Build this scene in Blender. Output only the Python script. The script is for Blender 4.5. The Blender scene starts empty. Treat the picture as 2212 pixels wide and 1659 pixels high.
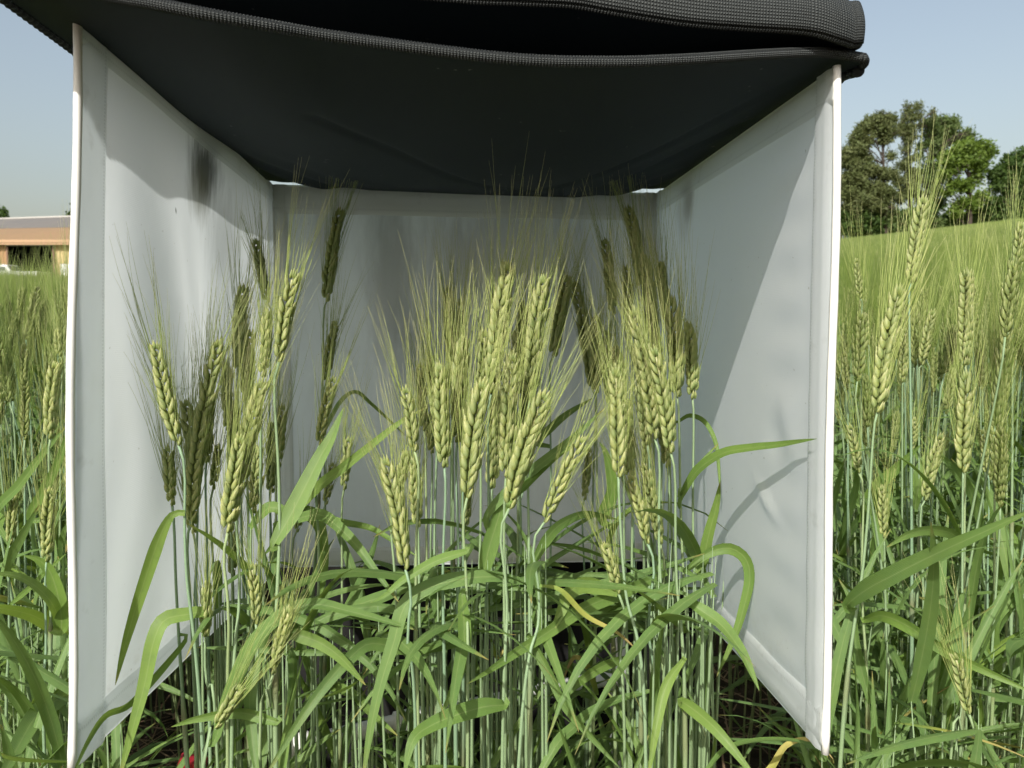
import bpy, math, random
import numpy as np
from mathutils import Matrix, Vector, Euler

rng = np.random.default_rng(11)
random.seed(11)
SC = bpy.context.scene
COL = SC.collection
R = math.radians

# ------------------------------------------------------------------ camera
CAMH = 0.88
PITCH = 0.086
F = 1674.0            # focal length in units of a 2212 px wide picture
cam_data = bpy.data.cameras.new('camera')
cam = bpy.data.objects.new('camera', cam_data)
COL.objects.link(cam)
cam.location = (0, 0, CAMH)
cam.rotation_euler = (math.pi / 2 - PITCH, 0, 0)
cam_data.sensor_width = 36.0
cam_data.lens = 36.0 * F / 2212.0
cam_data.clip_start = 0.02
cam_data.clip_end = 2000
cam_data.dof.use_dof = True
cam_data.dof.focus_distance = 0.66
cam_data.dof.aperture_fstop = 17.0
SC.camera = cam

# ------------------------------------------------------------------ sky, sun, exposure
SUN_EL = R(41.0)
SUN_AZ = R(20.0)      # the sun stands behind the camera, this far round to the left
LIGHT = Vector((math.sin(SUN_AZ) * math.cos(SUN_EL), math.cos(SUN_AZ) * math.cos(SUN_EL), -math.sin(SUN_EL)))
world = bpy.data.worlds.new('World')
SC.world = world
world.use_nodes = True
wn = world.node_tree
wn.nodes.clear()
sky = wn.nodes.new('ShaderNodeTexSky')
sky.sky_type = 'NISHITA'
sky.sun_disc = False
sky.sun_elevation = SUN_EL
_p = -LIGHT
sky.sun_rotation = math.atan2(_p.x, _p.y)
sky.air_density = 1.5
sky.dust_density = 4.0
sky.ozone_density = 1.0
bg = wn.nodes.new('ShaderNodeBackground')
bg.inputs['Strength'].default_value = 0.134
wo = wn.nodes.new('ShaderNodeOutputWorld')
hs = wn.nodes.new('ShaderNodeHueSaturation')      # hazy summer air: the whole sky a little paler
hs.inputs['Saturation'].default_value = 0.74
wn.links.new(sky.outputs[0], hs.inputs['Color'])
wn.links.new(hs.outputs[0], bg.inputs[0])
wn.links.new(bg.outputs[0], wo.inputs[0])
sun_d = bpy.data.lights.new('sun', 'SUN')
sun_d.energy = 4.8
sun_d.angle = R(0.6)
sun_d.color = (1.0, 0.98, 0.935)
sun = bpy.data.objects.new('sun', sun_d)
COL.objects.link(sun)
sun.location = (-3, -6, 8)
sun.rotation_euler = LIGHT.to_track_quat('-Z', 'Y').to_euler()
SC.view_settings.view_transform = 'Standard'
SC.view_settings.look = 'None'
SC.view_settings.exposure = 0.22
SC.view_settings.gamma = 1.0
SC.cycles.use_denoising = True
SC.cycles.use_adaptive_sampling = True
SC.cycles.adaptive_threshold = 0.02
SC.cycles.max_bounces = 7
SC.cycles.transmission_bounces = 5
SC.cycles.diffuse_bounces = 5
SC.cycles.glossy_bounces = 2

# ------------------------------------------------------------------ picture measurements to places
CAM = np.array([0, 0, CAMH])
FWD = np.array([0, math.cos(PITCH), -math.sin(PITCH)])
UPV = np.array([0, math.sin(PITCH), math.cos(PITCH)])
RGT = np.array([1.0, 0, 0])


def at(x, y, d):
    """the place at depth d (metres) that is seen at (x, y) of a 2212 x 1659 picture"""
    return CAM + d * (FWD + RGT * ((x - 1106.0) / F) - UPV * ((y - 829.5) / F))


def at4(x, y, d):
    return at(x * 0.54004, y * 0.54004, d)


def to_px(P):
    v = np.asarray(P) - CAM
    d = v @ FWD
    return 1106 + F * (v @ RGT) / d, 829.5 - F * (v @ UPV) / d, d


# ------------------------------------------------------------------ mesh helpers
def unit(v):
    v = np.asarray(v, float)
    return v / np.maximum(np.linalg.norm(v, axis=-1, keepdims=True), 1e-9)


class MB:
    """collects faces with two point attributes (t along, s across) and a material slot"""

    def __init__(self):
        self.v, self.f, self.t, self.s, self.m, self.n = [], [], [], [], [], 0

    def add(self, v, f, t=0.0, s=0.0, m=0):
        v = np.asarray(v, float).reshape(-1, 3)
        k = len(v)
        self.v.append(v)
        self.t.append(np.broadcast_to(np.asarray(t, float), (k,)))
        self.s.append(np.broadcast_to(np.asarray(s, float), (k,)))
        n = self.n
        self.f += [tuple(int(i) + n for i in q) for q in f]
        self.m += [m] * len(f)
        self.n += k
        return self

    def merge(self, o, M=None, m=None):
        if not o.n:
            return self
        v = np.concatenate(o.v)
        if M is not None:
            M = np.asarray(M)
            v = v @ M[:3, :3].T + M[:3, 3]
        n = self.n
        self.v.append(v); self.t.append(np.concatenate(o.t)); self.s.append(np.concatenate(o.s))
        self.f += [tuple(i + n for i in q) for q in o.f]
        self.m += o.m if m is None else [m] * len(o.f)
        self.n += len(v)
        return self

    def mesh(self, name, mats, smooth=True, off=None):
        me = bpy.data.meshes.new(name)
        v = np.concatenate(self.v)
        if off is not None:
            v = v - np.asarray(off)
        me.from_pydata(v.tolist(), [], self.f)
        a = me.attributes.new('t', 'FLOAT', 'POINT'); a.data.foreach_set('value', np.concatenate(self.t).astype(np.float32))
        a = me.attributes.new('s', 'FLOAT', 'POINT'); a.data.foreach_set('value', np.concatenate(self.s).astype(np.float32))
        for m in (mats if isinstance(mats, (list, tuple)) else [mats]):
            me.materials.append(m)
        if len(me.materials) > 1:
            me.polygons.foreach_set('material_index', np.array(self.m, np.int32))
        if smooth:
            me.polygons.foreach_set('use_smooth', np.ones(len(self.f), bool))
        me.update()
        return me

    def obj(self, name, mats, parent=None, smooth=True, off=None):
        return link(name, self.mesh(name, mats, smooth, off), parent)


def link(name, data, parent=None):
    o = bpy.data.objects.new(name, data)
    COL.objects.link(o)
    if parent is not None:
        o.parent = parent
    return o


def tag(o, label=None, cat=None, group=None, kind=None):
    if label: o['label'] = label
    if cat: o['category'] = cat
    if group: o['group'] = group
    if kind: o['kind'] = kind
    return o


def empty(name, loc=(0, 0, 0)):
    o = link(name, None)
    o.empty_display_size = 0.05
    o.location = loc
    return o


def frames(P):
    P = np.asarray(P, float)
    T = np.gradient(P, axis=0)
    T = unit(T)
    ref = np.array([0.31, 0.2, 0.93]) if abs(T[0] @ np.array([0.31, 0.2, 0.93])) < 0.9 else np.array([1.0, 0, 0])
    A = np.empty_like(P)
    a = unit(np.cross(T[0], ref))
    for i in range(len(P)):
        a = unit(a - T[i] * (a @ T[i]))
        A[i] = a
    return T, A, np.cross(T, A)


def tube(mb, P, r, sides=6, m=0, cap=True, t=None, mark=None):
    P = np.asarray(P, float)
    n = len(P)
    r = np.broadcast_to(np.asarray(r, float), (n,))
    T, A, B = frames(P)
    ang = np.arange(sides) * 2 * math.pi / sides
    ring = (np.cos(ang)[None, :, None] * A[:, None] + np.sin(ang)[None, :, None] * B[:, None]) * r[:, None, None] + P[:, None]
    f = []
    for i in range(n - 1):
        for j in range(sides):
            k = (j + 1) % sides
            f.append((i * sides + j, i * sides + k, (i + 1) * sides + k, (i + 1) * sides + j))
    if cap:
        f.append(tuple(range(sides))[::-1]); f.append(tuple((n - 1) * sides + j for j in range(sides)))
    tt = np.linspace(0, 1, n) if t is None else np.asarray(t)
    mb.add(ring.reshape(-1, 3), f, np.repeat(tt, sides), np.tile(np.arange(sides) / sides, n) if mark is None else np.repeat(mark, sides), m)
    return mb


def box(mb, c, s, rot=None, m=0):
    c = np.asarray(c, float); h = np.asarray(s, float) / 2
    v = np.array([(x, y, z) for x in (-1, 1) for y in (-1, 1) for z in (-1, 1)], float) * h
    if rot is not None:
        v = v @ np.asarray(rot).T
    mb.add(v + c, [(0, 1, 3, 2), (4, 6, 7, 5), (0, 4, 5, 1), (2, 3, 7, 6), (0, 2, 6, 4), (1, 5, 7, 3)], m=m)
    return mb


def slab(mb, quad, thick, m=0):
    """a four-cornered plate with thickness along its normal"""
    q = np.asarray(quad, float)
    n = unit(np.cross(q[1] - q[0], q[3] - q[0])) * thick
    mb.add(np.concatenate([q, q + n]), [(3, 2, 1, 0), (4, 5, 6, 7), (0, 1, 5, 4), (1, 2, 6, 5), (2, 3, 7, 6), (3, 0, 4, 7)], m=m)
    return mb


def catmull(P, n):
    P = np.asarray(P, float)
    Q = np.concatenate([[2 * P[0] - P[1]], P, [2 * P[-1] - P[-2]]])
    seg = np.linalg.norm(np.diff(P, axis=0), axis=1)
    cum = np.concatenate([[0], np.cumsum(seg)])
    u = np.linspace(0, cum[-1], n)
    out = np.empty((n, P.shape[1]))
    for k, x in enumerate(u):
        i = min(int(np.searchsorted(cum, x, side='right')) - 1, len(P) - 2)
        w = (x - cum[i]) / max(seg[i], 1e-9)
        a, b, c, d = Q[i:i + 4]
        out[k] = 0.5 * (2 * b + (c - a) * w + (2 * a - 5 * b + 4 * c - d) * w * w + (3 * b - a - 3 * c + d) * w ** 3)
    return out


def grid_faces(nu, nv):
    return [(i * nv + j, (i + 1) * nv + j, (i + 1) * nv + j + 1, i * nv + j + 1) for i in range(nu - 1) for j in range(nv - 1)]


# ------------------------------------------------------------------ materials
class NT:
    def __init__(self, name):
        self.m = bpy.data.materials.new(name)
        self.m.use_nodes = True
        self.t = self.m.node_tree
        self.t.nodes.clear()

    def n(self, kind, ins=None, **kw):
        x = self.t.nodes.new('ShaderNode' + kind)
        for k, v in kw.items():
            setattr(x, k, v)
        for k, v in (ins or {}).items():
            if isinstance(v, bpy.types.NodeSocket):
                self.t.links.new(v, x.inputs[k])
            else:
                x.inputs[k].default_value = v
        return x

    def attr(self, name):
        return self.n('Attribute', attribute_name=name).outputs['Fac']

    def math(self, op, a, b=0.0, clamp=False):
        return self.n('Math', {0: a, 1: b}, operation=op, use_clamp=clamp).outputs[0]

    def ramp(self, fac, stops, interp='LINEAR'):
        r = self.n('ValToRGB', {'Fac': fac})
        r.color_ramp.interpolation = interp
        e = r.color_ramp.elements
        while len(e) > 1:
            e.remove(e[-1])
        for i, (p, c) in enumerate(stops):
            k = e[0] if i == 0 else e.new(p)
            k.position = p
            k.color = (*c, 1) if len(c) == 3 else c
        return r.outputs[0]

    def mix(self, fac, a, b, blend='MIX'):
        x = self.n('MixRGB', {'Fac': fac, 'Color1': a if isinstance(a, bpy.types.NodeSocket) else (*a, 1),
                              'Color2': b if isinstance(b, bpy.types.NodeSocket) else (*b, 1)}, blend_type=blend)
        return x.outputs[0]

    def noise(self, scale, detail=3, rough=0.6, vec=None, dist=0.0):
        ins = {'Scale': scale, 'Detail': detail, 'Roughness': rough, 'Distortion': dist}
        if vec is not None:
            ins['Vector'] = vec
        return self.n('TexNoise', ins).outputs['Fac']

    def coord(self, which='Object'):
        return self.n('TexCoord').outputs[which]

    def mapping(self, vec, scale=(1, 1, 1), loc=(0, 0, 0)):
        return self.n('Mapping', {'Vector': vec, 'Scale': scale, 'Location': loc}).outputs[0]

    def bump(self, h, strength=0.3, dist=0.001):
        return self.n('Bump', {'Height': h, 'Strength': strength, 'Distance': dist}).outputs[0]

    def out(self, sh):
        o = self.n('OutputMaterial')
        self.t.links.new(sh, o.inputs[0])
        return self.m

    def pbr(self, col, rough=0.6, normal=None, spec=0.5, metal=0.0, **kw):
        ins = {'Base Color': col if isinstance(col, bpy.types.NodeSocket) else (*col, 1), 'Roughness': rough, 'Metallic': metal,
               'Specular IOR Level': spec}
        if normal is not None:
            ins['Normal'] = normal
        ins.update(kw)
        return self.n('BsdfPrincipled', ins).outputs[0]

    def leafy(self, col, tcol, fac, rough=0.5, spec=0.35, normal=None):
        a = self.pbr(col, rough, normal, spec)
        ins = {'Color': tcol if isinstance(tcol, bpy.types.NodeSocket) else (*tcol, 1)}
        b = self.n('BsdfTranslucent', ins).outputs[0]
        return self.n('MixShader', {0: fac, 1: a, 2: b}).outputs[0]


def rand(nt):
    return nt.n('ObjectInfo').outputs['Random']


def mat_leaf(name, dull=0.0):
    k = NT(name)
    t, s = k.attr('t'), k.attr('s')
    r = rand(k)
    pos = k.n('NewGeometry').outputs['Position']
    base = k.ramp(r, [(0, (0.070, 0.165, 0.045)), (0.3, (0.130, 0.245, 0.042)), (0.65, (0.090, 0.190, 0.066)), (1, (0.185, 0.295, 0.048))])
    blot = k.noise(34, 3, 0.6, pos)
    base = k.mix(k.math('MULTIPLY', blot, 0.6), base, (0.20, 0.28, 0.045))
    fine = k.noise(130, 3, 0.6, pos)
    base = k.mix(k.n('MapRange', {'Value': fine, 1: 0.52, 2: 0.75, 3: 0.0, 4: 0.45}).outputs[0], base, (0.075, 0.14, 0.04))
    rib = k.n('MapRange', {'Value': k.math('ABSOLUTE', k.math('SUBTRACT', s, 0.5)), 1: 0.05, 2: 0.015, 3: 0.0, 4: 0.4}).outputs[0]
    base = k.mix(rib, base, (0.33, 0.40, 0.16))
    vein = k.n('TexWave', {'Vector': k.n('CombineXYZ', {0: s}).outputs[0], 'Scale': 4.2, 'Distortion': 0.0}, wave_type='BANDS').outputs['Fac']
    base = k.mix(k.math('MULTIPLY', vein, 0.30), base, (0.26, 0.36, 0.11))
    dry = k.math('MULTIPLY', k.math('GREATER_THAN', r, 0.5), 0.07)
    edge = k.math('ADD', t, k.math('MULTIPLY', k.math('SUBTRACT', k.noise(60, 2, 0.5, pos), 0.5), 0.12))
    tip = k.n('MapRange', {'Value': edge, 1: k.math('SUBTRACT', 0.98, dry), 2: 1.06, 3: 0.0, 4: 1.0}).outputs[0]
    base = k.mix(tip, base, (0.46, 0.30, 0.10))
    tc = k.mix(0.6, base, (0.26, 0.36, 0.03))
    nrm = k.bump(vein, 0.35, 0.0006)
    return k.out(k.leafy(base, tc, 0.34, 0.46, 0.42, nrm))


def mat_dry(name):
    k = NT(name)
    r = rand(k)
    e = k.math('ADD', k.attr('t'), k.math('MULTIPLY', k.math('SUBTRACT', k.noise(40, 3, 0.6, k.n('NewGeometry').outputs['Position']), 0.5), 0.7))
    c = k.ramp(e, [(0.05, (0.17, 0.26, 0.06)), (0.38, (0.31, 0.34, 0.07)), (0.62, (0.45, 0.40, 0.12)), (0.9, (0.36, 0.28, 0.11))])
    return k.out(k.leafy(c, c, 0.25, 0.7, 0.2))


def mat_stem(name, nodes=False):
    k = NT(name)
    r = rand(k)
    pos = k.n('NewGeometry').outputs['Position']
    c = k.ramp(r, [(0, (0.16, 0.265, 0.155)), (0.4, (0.205, 0.30, 0.15)), (0.75, (0.17, 0.25, 0.11)), (1, (0.25, 0.32, 0.13))])
    z = k.n('SeparateXYZ', {0: pos}).outputs[2]
    c = k.mix(k.n('MapRange', {'Value': z, 1: 0.55, 2: 0.25, 3: 0.0, 4: 0.65}).outputs[0], c, (0.24, 0.29, 0.085))
    c = k.mix(k.math('MULTIPLY', k.noise(90, 2, 0.6, k.mapping(pos, (6, 6, 1))), 0.4), c, (0.27, 0.34, 0.22))
    if nodes:
        c = k.mix(k.math('MULTIPLY', k.attr('s'), 0.8), c, (0.15, 0.135, 0.055))
    return k.out(k.pbr(c, 0.52, None, 0.35))


def mat_ear(name, joined=False):
    k = NT(name)
    t = k.attr('t')
    r = rand(k)
    pos = k.n('NewGeometry').outputs['Position']
    c = k.ramp(t, [(0.0, (0.36, 0.45, 0.115)), (0.25, (0.30, 0.41, 0.145)), (0.5, (0.37, 0.455, 0.175)), (0.70, (0.52, 0.55, 0.25)), (0.86, (0.72, 0.71, 0.40)), (1, (0.82, 0.79, 0.52))])
    c = k.mix(k.math('MULTIPLY', k.attr('s'), 0.75), c, (0.66, 0.66, 0.32))
    c = k.mix(k.math('MULTIPLY', k.math('POWER', r, 2.0), 0.45), c, (0.20, 0.29, 0.11))
    c = k.mix(k.n('MapRange', {'Value': k.noise(300, 2, 0.6, pos), 1: 0.4, 2: 0.75, 3: 0.0, 4: 0.6}).outputs[0], c, (0.44, 0.45, 0.09))
    c = k.mix(k.n('MapRange', {'Value': k.noise(55, 2, 0.5, pos), 1: 0.45, 2: 0.7, 3: 0.0, 4: 0.35}).outputs[0], c, (0.22, 0.31, 0.11))
    if joined:
        c = k.mix(0.38, c, (0.165, 0.235, 0.055))
    b = k.bump(k.noise(900, 2, 0.6, k.mapping(pos, (1, 1, 0.25))), 0.25, 0.0004)
    return k.out(k.leafy(c, k.mix(0.4, c, (0.5, 0.54, 0.10)), 0.46, 0.5, 0.3, b))


def mat_awn(name, green=False):
    k = NT(name)
    c = k.ramp(k.attr('t'), [(0, (0.28, 0.35, 0.10)), (0.55, (0.38, 0.43, 0.13)), (1, (0.60, 0.57, 0.28))])
    c = k.mix(k.math('MULTIPLY', rand(k), 0.35), c, (0.20, 0.28, 0.07))
    if green:
        c = k.mix(k.n('MapRange', {'Value': k.noise(0.35, 4, 0.65, k.n('NewGeometry').outputs['Position']), 1: 0.3, 2: 0.7, 3: 0.55, 4: 1.0}).outputs[0], c, (0.135, 0.205, 0.034))
    return k.out(k.pbr(c, 0.4, None, 0.4))


LEAF = mat_leaf('leaf_blade')
DRY = mat_dry('dry_leaf')
STEM = mat_stem('stem')
STALK = mat_stem('stalk', True)
EAR = mat_ear('spikelet_husk')
AWN = mat_awn('awn')
FAWN = mat_awn('green_awn', True)
FEAR = mat_ear('green_husk', True)


def mat_fabric(name, which):
    """white coated cloth that lets some light through; t and s run front to back and bottom to top"""
    k = NT(name)
    t, s = k.attr('t'), k.attr('s')
    uv = k.n('CombineXYZ', {0: t, 1: s}).outputs[0]
    c = k.mix(k.math('MULTIPLY', k.noise(5, 4, 0.6, uv), 0.30), (0.925, 0.95, 0.96), (0.88, 0.90, 0.905))

    def spot(col, u, v, ru, rv, amt, c, wob=0.35, streak=(9, 3, 1)):
        du = k.math('DIVIDE', k.math('SUBTRACT', t, u), ru)
        dv = k.math('DIVIDE', k.math('SUBTRACT', s, v), rv)
        d = k.math('SQRT', k.math('ADD', k.math('MULTIPLY', du, du), k.math('MULTIPLY', dv, dv)))
        d = k.math('ADD', d, k.math('MULTIPLY', k.math('SUBTRACT', k.noise(4, 4, 0.65, k.mapping(uv, streak, (u, v, 0))), 0.5), 2 * wob))
        f = k.n('MapRange', {'Value': d, 1: 1.0, 2: 0.15, 3: 0.0, 4: amt}, interpolation_type='SMOOTHSTEP').outputs[0]
        return k.mix(f, c, col)
    if which == 'left':
        c = spot((0.05, 0.055, 0.04), 0.50, 0.915, 0.13, 0.095, 0.92, c, 0.4, (14, 2.5, 1))
        c = spot((0.13, 0.13, 0.07), 0.47, 0.86, 0.10, 0.08, 0.6, c, 0.4, (14, 2.5, 1))
        c = spot((0.42, 0.44, 0.42), 0.62, 0.80, 0.16, 0.14, 0.45, c, 0.5, (16, 2, 1))
        c = spot((0.05, 0.045, 0.03), 0.325, 0.80, 0.0055, 0.008, 0.95, c, 0.2)
        c = spot((0.10, 0.09, 0.05), 0.415, 0.545, 0.007, 0.007, 0.9, c, 0.2)
        c = spot((0.10, 0.09, 0.05), 0.428, 0.530, 0.005, 0.006, 0.9, c, 0.2)
        c = spot((0.45, 0.45, 0.42), 0.9, 0.72, 0.13, 0.24, 0.40, c, 0.5, (22, 1.2, 1))
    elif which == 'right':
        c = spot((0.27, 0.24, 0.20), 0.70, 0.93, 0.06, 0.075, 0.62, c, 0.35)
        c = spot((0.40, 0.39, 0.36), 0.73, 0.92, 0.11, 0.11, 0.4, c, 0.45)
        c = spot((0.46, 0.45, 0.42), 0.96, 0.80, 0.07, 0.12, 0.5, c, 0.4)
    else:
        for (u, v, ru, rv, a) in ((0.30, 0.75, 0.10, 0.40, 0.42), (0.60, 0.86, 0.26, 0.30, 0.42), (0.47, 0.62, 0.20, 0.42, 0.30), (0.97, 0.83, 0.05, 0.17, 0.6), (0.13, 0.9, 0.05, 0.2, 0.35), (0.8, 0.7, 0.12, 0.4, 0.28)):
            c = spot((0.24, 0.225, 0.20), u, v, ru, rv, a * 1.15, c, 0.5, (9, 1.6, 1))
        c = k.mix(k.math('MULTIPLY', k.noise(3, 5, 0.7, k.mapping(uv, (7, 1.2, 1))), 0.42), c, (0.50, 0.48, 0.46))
    w1 = k.n('TexWave', {'Vector': uv, 'Scale': 110, 'Distortion': 0.4}, wave_type='BANDS', bands_direction='X').outputs['Fac']
    w2 = k.n('TexWave', {'Vector': uv, 'Scale': 110, 'Distortion': 0.4}, wave_type='BANDS', bands_direction='Y').outputs['Fac']
    speck = k.n('MapRange', {'Value': k.noise(95, 2, 0.5, uv), 1: 0.735, 2: 0.765, 3: 0.0, 4: 0.45}).outputs[0]
    c = k.mix(speck, c, (0.33, 0.32, 0.24))
    low = k.math('MULTIPLY', k.n('MapRange', {'Value': s, 1: 0.16, 2: 0.02, 3: 0.0, 4: 1.0}).outputs[0], k.n('MapRange', {'Value': k.noise(22, 5, 0.75, uv), 1: 0.5, 2: 0.72, 3: 0.0, 4: 0.35}).outputs[0])
    c = k.mix(low, c, (0.42, 0.38, 0.29))
    crease = k.noise(9, 3, 0.5, k.mapping(uv, (1.3, 1, 1)))
    nrm = k.bump(crease, 0.12, 0.006)
    nrm = k.n('Bump', {'Height': k.math('ADD', w1, w2), 'Strength': 0.14, 'Distance': 0.0003, 'Normal': nrm}).outputs[0]
    a = k.pbr(c, 0.62, nrm, 0.25)
    b = k.n('BsdfTranslucent', {'Color': k.mix(1.0, c, (0.97, 1.0, 1.0), 'MULTIPLY'), 'Normal': nrm}).outputs[0]
    return k.out(k.n('MixShader', {0: {'left': 0.50, 'right': 0.66, 'back': 0.26}[which], 1: a, 2: b}).outputs[0])


def mat_hem(name, col=(0.90, 0.925, 0.93), tr=0.66):
    k = NT(name)
    t, s = k.attr('t'), k.attr('s')
    pos = k.n('NewGeometry').outputs['Position']
    c = k.mix(k.math('MULTIPLY', k.noise(16, 4, 0.6, pos), 0.4), col, (0.72, 0.725, 0.69))
    c = k.mix(k.n('MapRange', {'Value': k.noise(45, 3, 0.6, pos), 1: 0.60, 2: 0.85, 3: 0.0, 4: 0.4}).outputs[0], c, (0.42, 0.41, 0.36))
    st = k.n('TexWave', {'Vector': k.n('CombineXYZ', {0: t}).outputs[0], 'Scale': 62, 'Distortion': 0}, wave_type='BANDS').outputs['Fac']
    row = k.math('LESS_THAN', k.math('ABSOLUTE', k.math('SUBTRACT', s, 0.80)), 0.035)
    c = k.mix(k.math('MULTIPLY', k.math('MULTIPLY', row, k.math('GREATER_THAN', st, 0.45)), 0.22), c, (0.40, 0.41, 0.40))
    a = k.pbr(c, 0.6, k.bump(k.math('MULTIPLY', row, st), 0.4, 0.0008), 0.3)
    b = k.n('BsdfTranslucent', {'Color': c}).outputs[0]
    return k.out(k.n('MixShader', {0: tr, 1: a, 2: b}).outputs[0])


def mat_simple(name, col, rough=0.6, var=0.25, col2=None, scale=8, bump=0.0, spec=0.4, metal=0.0, dist=0.002, stretch=(1, 1, 1)):
    k = NT(name)
    pos = k.mapping(k.n('NewGeometry').outputs['Position'], stretch)
    n = k.noise(scale, 5, 0.62, pos)
    c = k.mix(k.math('MULTIPLY', n, var * 2, True), col, col2 or tuple(x * 0.6 for x in col))
    nr = k.bump(k.noise(scale * 6, 3, 0.6, pos), bump, dist) if bump else None
    return k.out(k.pbr(c, rough, nr, spec, metal))


def mat_black(name, col, weave=0.0):
    k = NT(name)
    pos = k.n('NewGeometry').outputs['Position']
    c = k.mix(k.math('MULTIPLY', k.noise(9, 4, 0.6, pos), 0.6), col, tuple(x * 1.7 for x in col))
    fl = k.n('MapRange', {'Value': k.noise(130, 1, 0.5, pos), 1: 0.775, 2: 0.80, 3: 0.0, 4: 0.5}).outputs[0]
    c = k.mix(fl, c, (0.22, 0.22, 0.2))
    h = k.noise(1500, 2, 0.5, pos)
    return k.out(k.pbr(c, 0.78, k.bump(h, 0.35, 0.0005), 0.22))


def mat_webbing(name):
    k = NT(name)
    t, s = k.attr('t'), k.attr('s')
    w = k.math('MULTIPLY', k.n('TexWave', {'Vector': k.n('CombineXYZ', {0: t}).outputs[0], 'Scale': 80, 'Distortion': 0.3, 'Detail': 1}, wave_type='BANDS').outputs['Fac'],
               k.n('TexWave', {'Vector': k.n('CombineXYZ', {0: s}).outputs[0], 'Scale': 5.6, 'Distortion': 0.2}, wave_type='BANDS').outputs['Fac'])
    c = k.mix(w, (0.012, 0.014, 0.014), (0.105, 0.115, 0.11))
    c = k.mix(k.math('MULTIPLY', k.noise(25, 3, 0.6, k.n('NewGeometry').outputs['Position']), 0.35), c, (0.05, 0.055, 0.05))
    return k.out(k.pbr(c, 0.7, k.bump(w, 0.9, 0.001), 0.3))


BLACK = mat_black('black_cloth', (0.015, 0.021, 0.024))
WEB = mat_webbing('ribbed_webbing')
HEM = mat_hem('white_hem')
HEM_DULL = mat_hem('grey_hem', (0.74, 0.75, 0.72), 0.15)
POLE = mat_simple('white_piping', (0.82, 0.81, 0.76), 0.45, 0.18, (0.66, 0.65, 0.58), 30)
PVC = mat_simple('pvc_pipe', (0.80, 0.80, 0.76), 0.35, 0.35, (0.50, 0.47, 0.38), 22, 0.1)
REDP = mat_simple('red_plastic', (0.30, 0.012, 0.020), 0.42, 0.3, (0.16, 0.01, 0.015), 40, 0.1)


# ------------------------------------------------------------------ terrain
def slope_of(az):
    return np.interp(np.degrees(az), [-60, -35, -25, 0, 15, 23, 33, 60], [0.046, 0.0430, 0.0430, 0.068, 0.084, 0.0935, 0.107, 0.12])


def ground_z(x, y):
    r = np.hypot(x, y)
    az = np.arctan2(x, np.maximum(y, 1e-6))
    return slope_of(az) * np.maximum(0, r - 1.8) * np.clip((r - 1.8) / 2.0, 0, 1) ** 0.3 * np.where(y > 0, 1, 0)


def mat_soil():
    k = NT('soil')
    pos = k.n('NewGeometry').outputs['Position']
    c = k.ramp(k.noise(28, 6, 0.7, pos), [(0.3, (0.022, 0.016, 0.011)), (0.55, (0.045, 0.032, 0.021)), (0.75, (0.085, 0.060, 0.038))])
    far = k.n('VectorMath', {0: pos}, operation='LENGTH').outputs['Value']
    g = k.ramp(k.noise(1.3, 5, 0.7, pos), [(0.3, (0.10, 0.13, 0.035)), (0.7, (0.20, 0.21, 0.06))])
    c = k.mix(k.n('MapRange', {'Value': far, 1: 30, 2: 70, 3: 0.0, 4: 1.0}).outputs[0], c, g)
    return k.out(k.pbr(c, 0.9, k.bump(k.noise(60, 5, 0.7, pos), 0.8, 0.02), 0.15))


rr = np.concatenate([np.linspace(0.05, 3, 24), np.geomspace(3.3, 600, 46)])
aa = np.radians(np.linspace(-180, 180, 145))
gx = (rr[:, None] * np.sin(aa)[None]); gy = (rr[:, None] * np.cos(aa)[None])
gz = ground_z(gx, gy)
gz = np.minimum(gz, 12)
gz += 0.012 * np.sin(gx * 9 + 1) * np.cos(gy * 7) * (rr[:, None] < 4)
MB().add(np.stack([gx, gy, gz], -1).reshape(-1, 3), grid_faces(len(rr), len(aa))).obj('ground', mat_soil())['kind'] = 'structure'

# ------------------------------------------------------------------ the tent
CFLt, CFLb = at4(305, 12, 0.489), at4(280, 3085, 0.505)
CFRt, CFRb = at4(3350, 262, 0.520), at4(3300, 3018, 0.536)
CBLt, CBLb = at4(1085, 738, 0.984), at4(1122, 2270, 1.000)
CBRt, CBRb = at4(2632, 772, 1.015), at4(2618, 2243, 1.031)
LN = unit(np.cross(CBLt - CFLb, CFLt - CFLb));  LN = LN if LN[0] > 0 else -LN      # points into the tent
RN = unit(np.cross(CBRt - CFRb, CFRt - CFRb));  RN = RN if RN[0] < 0 else -RN
BN = unit(np.cross(CBRt - CBLb, CBLt - CBLb));  BN = BN if BN[1] < 0 else -BN
TENT_BOTTOM = min(CFLb[2], CFRb[2], CBLb[2], CBRb[2])
TENT_TOP = max(CFLt[2], CFRt[2])


def wall_gap(P):
    """distance inside the tent from its three walls (negative outside)"""
    P = np.asarray(P)
    return np.minimum(np.minimum((P - CFLb) @ LN, (P - CFRb) @ RN), (P - CBLb) @ BN)


tent = empty('photo_tent', (0, 0.75, 0.42))
tag(tent, 'open-fronted white cloth photo tent with sagging black roof standing over the wheat', 'photo tent')
TO = np.array(tent.location)


def bilinear(c00, c10, c11, c01, u, v):
    return (c00 * ((1 - u) * (1 - v))[..., None] + c10 * (u * (1 - v))[..., None] + c11 * (u * v)[..., None] + c01 * ((1 - u) * v)[..., None])


def g2(u, v, a, b, su, sv, ang=0.0):
    du, dv = u - a, v - b
    c, s = math.cos(ang), math.sin(ang)
    x, y = du * c + dv * s, -du * s + dv * c
    return np.exp(-(x / su) ** 2 - (y / sv) ** 2)


def edge_fade(u, v):
    return np.clip(np.minimum(np.minimum(u, 1 - u), np.minimum(v, 1 - v)) / 0.10, 0, 1) ** 0.8


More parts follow.
